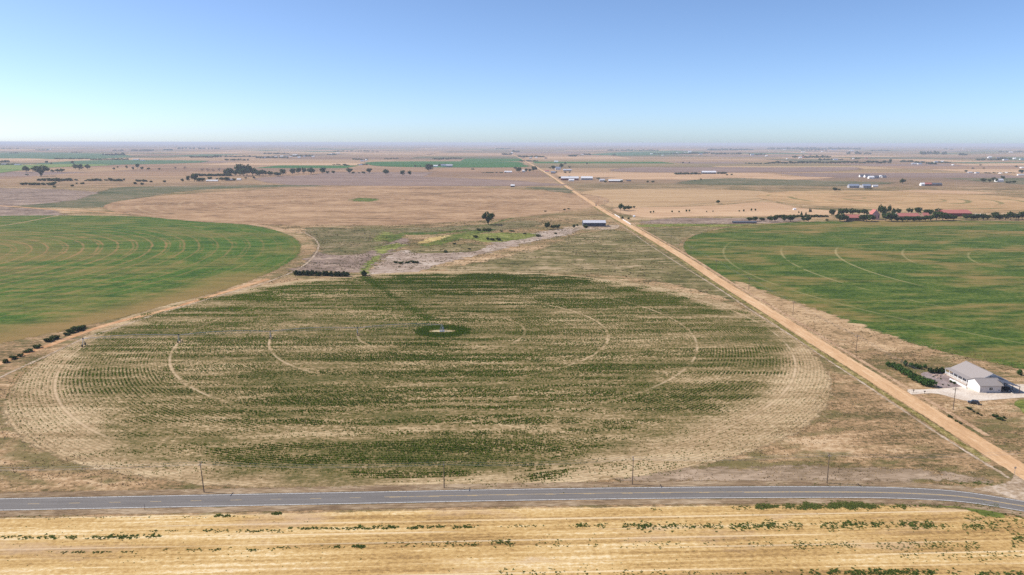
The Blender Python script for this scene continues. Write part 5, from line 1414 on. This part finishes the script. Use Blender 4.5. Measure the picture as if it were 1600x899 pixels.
village('beside the far end of the dirt road', [(829, 248, 4, 1.8, 'g'), (818, 245, 3.5, 1.6, 'b'), (826, 252.5, 5, 2, 'd'), (800, 240.5, 3, 2.5, 'w'), (838, 247, 3, 1.4, 'w'), (853, 248, 4, 1.6, 'd'), (910, 243, 5, 1.6, 'g')])
village('in the hazy village right of the road end', [(1018, 241.6, 3.5, 1.4, 'w'), (1057, 239.6, 3, 1.2, 'w'), (1078, 239, 5, 3, 'w'), (1087, 240.5, 4, 1.6, 'd'), (1095, 242, 5, 1.6, 'b'), (1105, 240, 3, 1.6, 'd'), (1176, 243, 5.5, 2.4, 'b'), (1186, 242, 4, 1.6, 'g'), (1198, 244.5, 3, 1.8, 'w'), (1070, 239.5, 3, 1.4, 'g'), (1036, 243.5, 3, 1, 'w')])
village('in the hazy village at upper right', [(1226, 234.5, 3, 1.2, 'w'), (1255, 238.5, 5, 1.4, 'w'), (1251, 247.5, 4, 2.2, 'w'), (1256, 247, 4.5, 2.6, 'r'), (1262, 247, 3, 2, 'w'), (1266, 241.6, 4, 1.2, 'r'), (1285, 238, 3, 1.4, 'w'), (1303, 235, 8, 1.6, 'b'), (1331, 236.4, 6, 1.6, 'w'), (1306, 250.5, 7, 2.4, 'b'), (1334, 249, 3, 1.6, 'w'), (1354, 248.5, 4, 1.6, 'r'), (1230, 249, 2, 1.2, 'w')])
village('in the farms at the far right', [(1429, 257, 7, 2.2, 'g'), (1438, 257, 6, 2, 'b'), (1463, 255, 5, 3, 'b'), (1473, 254.5, 4.5, 3, 'w'), (1441, 254, 4, 2, 'd'), (1547, 247.5, 5, 3, 'w'), (1572, 251, 7, 2.4, 'b'), (1562, 248, 8, 2, 'd'), (1586, 248, 4, 1.4, 'w'), (1597, 250, 5, 2, 'b'), (1580, 239, 5, 2, 'w'), (1490, 258.5, 2, 1.6, 'w'), (1520, 225.6, 10, 1.1, 'w'), (1572, 226, 4, .9, 'w'), (1506, 233.5, 3, 1, 'w'), (1517, 270.5, 6, 1.8, 'g'), (1528, 271, 5, 1.6, 'b'), (1574, 271, 3, 1.8, 'w'), (1565, 271.5, 3, 1.4, 'w'), (1598, 263, 4, 1.8, 'w'), (1586, 249, 3, 1.3, 'w')])

# ------------------------------------------------------------------ utility poles and wires
def utility_pole(x, y, h, rz, lean, label, group):
    root = empty('utility_pole', (x, y, 0), rz)
    root.rotation_euler = (0, lean, rz)
    MB().tube((0, 0, -.3), (0, 0, h), .17, .11, 8).build('pole', m_wood, root)
    arm = MB().box(-.07, .07, -1.25, 1.25, h - .75, h - .6).build('crossarm', m_wood, root)
    for q in (-1.1, -.45, 1.1): MB().tube((0, q, h - .6), (0, q, h - .38), .05, .04, 6).build('insulator', m_trim, arm)
    MB().tube((0, 0, h - 1.6), (0, .9, h - .76), .03, n=5).build('brace', m_steel, root)
    return tag(root, label, 'utility pole', group)
POLES_S = [(319, 769.5, 10.0, .05), (694, 762.5, 8.6, 0), (988, 757.3, 9.4, 0), (1292, 755.3, 10.2, 0)]
ps = []
for (px, py, h, ln), w in zip(POLES_S, ['slightly leaning, left of the thin crop field', 'second from the left below the thin crop field', 'third from the left below the thin crop field', 'in the dry corner near the junction']):
    x, y = P(px, py)
    ps.append((x, y, h))
    utility_pole(x, y, h, 0, -ln, 'wooden utility pole by the paved road, ' + w, 'poles along the paved road')
east = []
for i in range(14):
    x, y = 184.6, 280 + 82.6 * i
    east.append((x, y, 9.6))
    utility_pole(x, y, 9.6, math.pi / 2, 0, f'{ordinal(i)} nearest utility pole along the dirt road', 'poles along the dirt road')
def wires(name, pts, offs, label):
    b = MB()
    for o in offs:
        for (x0, y0, h0), (x1, y1, h1) in zip(pts[:-1], pts[1:]):
            d = np.array([x1 - x0, y1 - y0]); d /= np.linalg.norm(d)
            nx, ny = -d[1], d[0]
            prev = None
            for k in range(11):
                q = k / 10
                p = (x0 + (x1 - x0) * q + nx * o, y0 + (y1 - y0) * q + ny * o, h0 - .38 + (h1 - h0) * q - 4 * q * (1 - q) * 1.0)
                if prev: b.tube(prev, p, .018, n=3)
                prev = p
    tag(b.build(name, m_steel), label, 'power line')
xa, ya, ha = ps[0]
wires('power_line', [(xa - 190, ya - 3, 9.5), (xa - 95, ya - 1, 9.5)] + ps + [(ps[-1][0] + 62, ps[-1][1] + 1, 10)], (-1.1, -.45, 1.1), 'thin wires strung along the paved road poles')
wires('power_line', east, (-1.1, -.45, 1.1), 'thin wires strung along the dirt road poles')
# ---- small road furniture
def sign_post(px, py, h, label, plate):
    x, y = P(px, py)
    root = empty('marker_post' if not plate else 'stop_sign', (x, y, 0))
    MB().box(-.05, .05, -.04, .04, 0, h).build('post', m_wood if not plate else m_steel, root)
    if plate:
        r = .42
        MB().prism([(r * math.cos(math.pi / 8 + i * math.pi / 4), -.06, h - .35 + r * math.sin(math.pi / 8 + i * math.pi / 4)) for i in range(8)], (0, .02, 0)).build('plate', m_steel, root)
    else:
        MB().box(-.14, .14, -.06, -.042, h - .5, h).build('plate', m_wall_grey, root)
    tag(root, label, 'sign')
sign_post(226.5, 797.5, 1.9, 'small dark marker post on the near edge of the paved road', False)
sign_post(1585, 741, 2.6, 'sign seen from behind at the dirt road junction', True)
for i, (a, b, lb) in enumerate([(1427, 614, 'wooden post with mailbox left of the driveway mouth'), (1444.5, 616, 'dark mailbox post right of the driveway mouth')]):
    x, y = P(a, b)
    root = empty('mailbox', (x, y, 0))
    MB().box(-.06, .06, -.06, .06, 0, 1.1).build('post', m_wood, root)
    mb = MB()
    ring = [(-.35, -.16, 1.1), (-.35, .16, 1.1), (-.35, .16, 1.3), (-.35, .1, 1.42), (-.35, 0, 1.46), (-.35, -.1, 1.42), (-.35, -.16, 1.3)]
    mb.prism(ring, (.7, 0, 0)).build('box', m_dark, root)
    MB().box(.2, .24, -.2, -.165, 1.25, 1.55).build('flag', m_roof_r, root)
    tag(root, lb, 'mailbox')
# ---- white board fence by the dirt road
def board_fence(pa, pb, label):
    a, b = np.array(P(*pa)), np.array(P(*pb))
    L = np.linalg.norm(b - a); ang = math.atan2(*(b - a)[::-1])
    root = empty('board_fence', (a[0], a[1], 0), ang)
    n = int(L / 4)
    for i in range(n + 1): MB().box(L * i / n - .1, L * i / n + .1, -.1, .1, 0, 1.9).build('post', m_trim, root)
    for z in (.45, .95, 1.45): MB().box(0, L, -.16, -.102, z, z + .32).build('rail', m_trim, root)
    tag(root, label, 'fence', 'white fences by the dirt road')
board_fence((960.5, 336.5), (968.5, 341.3), 'white board fence, upper piece beside the dirt road')
board_fence((973, 344.2), (985.5, 351.8), 'white board fence, lower piece beside the dirt road')
far_building(989.5, 992.5, 339.5, 2.5, m_wall_w, m_roof_w, 'tiny white pump house behind the white fence', 'shed', 'pump_house', depth=3)

# ------------------------------------------------------------------ centre pivot sprinkler
tw = [P(692, 518), P(562.5, 522), P(424, 527.5), P(278.5, 535), P(130, 541)]
ang = math.atan2(tw[-1][1] - A_C[1], tw[-1][0] - A_C[0])
piv = empty('pivot_sprinkler', (A_C[0], A_C[1], .05), ang)
tag(piv, 'long galvanised centre pivot sprinkler on wheeled towers across the thin crop', 'irrigation machine')
rad = [0, 47.5, 94.5, 142, 189.5]
HP = 3.9
for i in range(4):
    r0, r1 = rad[i] + (.6 if i == 0 else 0), rad[i + 1]
    L = r1 - r0
    b = MB(); prev = None
    for k in range(13):      # arched pipe
        q = k / 12
        p = (r0 + L * q, 0, HP + 1.1 * 4 * q * (1 - q))
        if prev: b.tube(prev, p, .10, n=7)
        prev = p
    span = b.build('span_pipe', m_steel, piv)
    tr = MB(); 
    for s in (-1, 1):        # truss rods under the pipe
        prev = (r0, 0, HP)
        for k in range(1, 7):
            q = k / 7
            p = (r0 + L * q, s * .7, HP + 1.1 * 4 * q * (1 - q) - 1.25 * math.sin(math.pi * q) - .1)
            tr.tube(prev, p, .03, n=4)
            tr.tube(p, (r0 + L * q, 0, HP + 1.1 * 4 * q * (1 - q)), .03, n=4)
            prev = p
        tr.tube(prev, (r1, 0, HP), .03, n=4)
    tr.build('truss', m_steel, span)
    for k in range(1, 9):    # drop hoses
        q = k / 9
        zt = HP + 1.1 * 4 * q * (1 - q)
        MB().tube((r0 + L * q, .14, zt), (r0 + L * q, .14, 1.5), .025, n=4).build('drop_hose', m_dark, span)
    # tower: A-frame, base beam, two wheels
    tb = MB()
    for s in (-1, 1):
        tb.tube((r1, s * 1.9, .75), (r1 - .25, 0, HP), .07, n=5); tb.tube((r1, s * 1.9, .75), (r1 + .25, 0, HP), .07, n=5)
    tb.tube((r1, -2.1, .75), (r1, 2.1, .75), .10, n=6); tb.tube((r1, -1.1, 2.1), (r1, 1.1, 2.1), .05, n=5)
    tower = tb.build('tower', m_steel, piv)
    for s in (-1, 1):
        wh = MB().tube((r1 - .18, s * 2.1, .68), (r1 + .18, s * 2.1, .68), .68, n=18).build('wheel', m_rubber, tower)
    MB().box(r1 - .25, r1 + .25, -.25, .25, HP + .1, HP + .55).build('control_box', m_dark, tower)
oh = MB().tube((189.5, 0, HP), (200, 0, HP + .2), .07, n=6)
oh.tube((189.7, 0, HP + 1.6), (199, 0, HP + .25), .02, n=4); oh.tube((189.5, 0, HP), (189.5, 0, HP + 1.7), .04, n=4)
oh.build('overhang', m_steel, piv)
pb = MB()
for sx in (-1, 1):
    for sy in (-1, 1): pb.tube((sx * 1.3, sy * 1.3, 0), (sx * .3, sy * .3, HP - .2), .07, n=5)
pb.tube((0, 0, 0), (0, 0, HP + .3), .14, n=8); pb.box(-1.4, 1.4, -1.4, 1.4, -.02, .06)
pb.build('pivot_base', m_steel, piv)
MB().box(-.9, -.3, -1.7, -1.2, .3, 1.9).build('control_panel', m_roof_b, piv)

# ------------------------------------------------------------------ haze: the dry summer air over the plain
hz = MB().box(-61500, 61500, -3400, 61500, -1.2, 112)
t = NT('haze_air')
pv = t.n('ShaderNodeVolumePrincipled')
pv.inputs['Color'].default_value = (.86, .90, 1.0, 1)
pv.inputs['Density'].default_value = 6.5e-5
pv.inputs['Anisotropy'].default_value = 0.0
t.l(pv.outputs[0], t.out.inputs['Volume'])
tag(hz.build('haze', t.m), kind='stuff', label='thin pale summer haze over the plain')
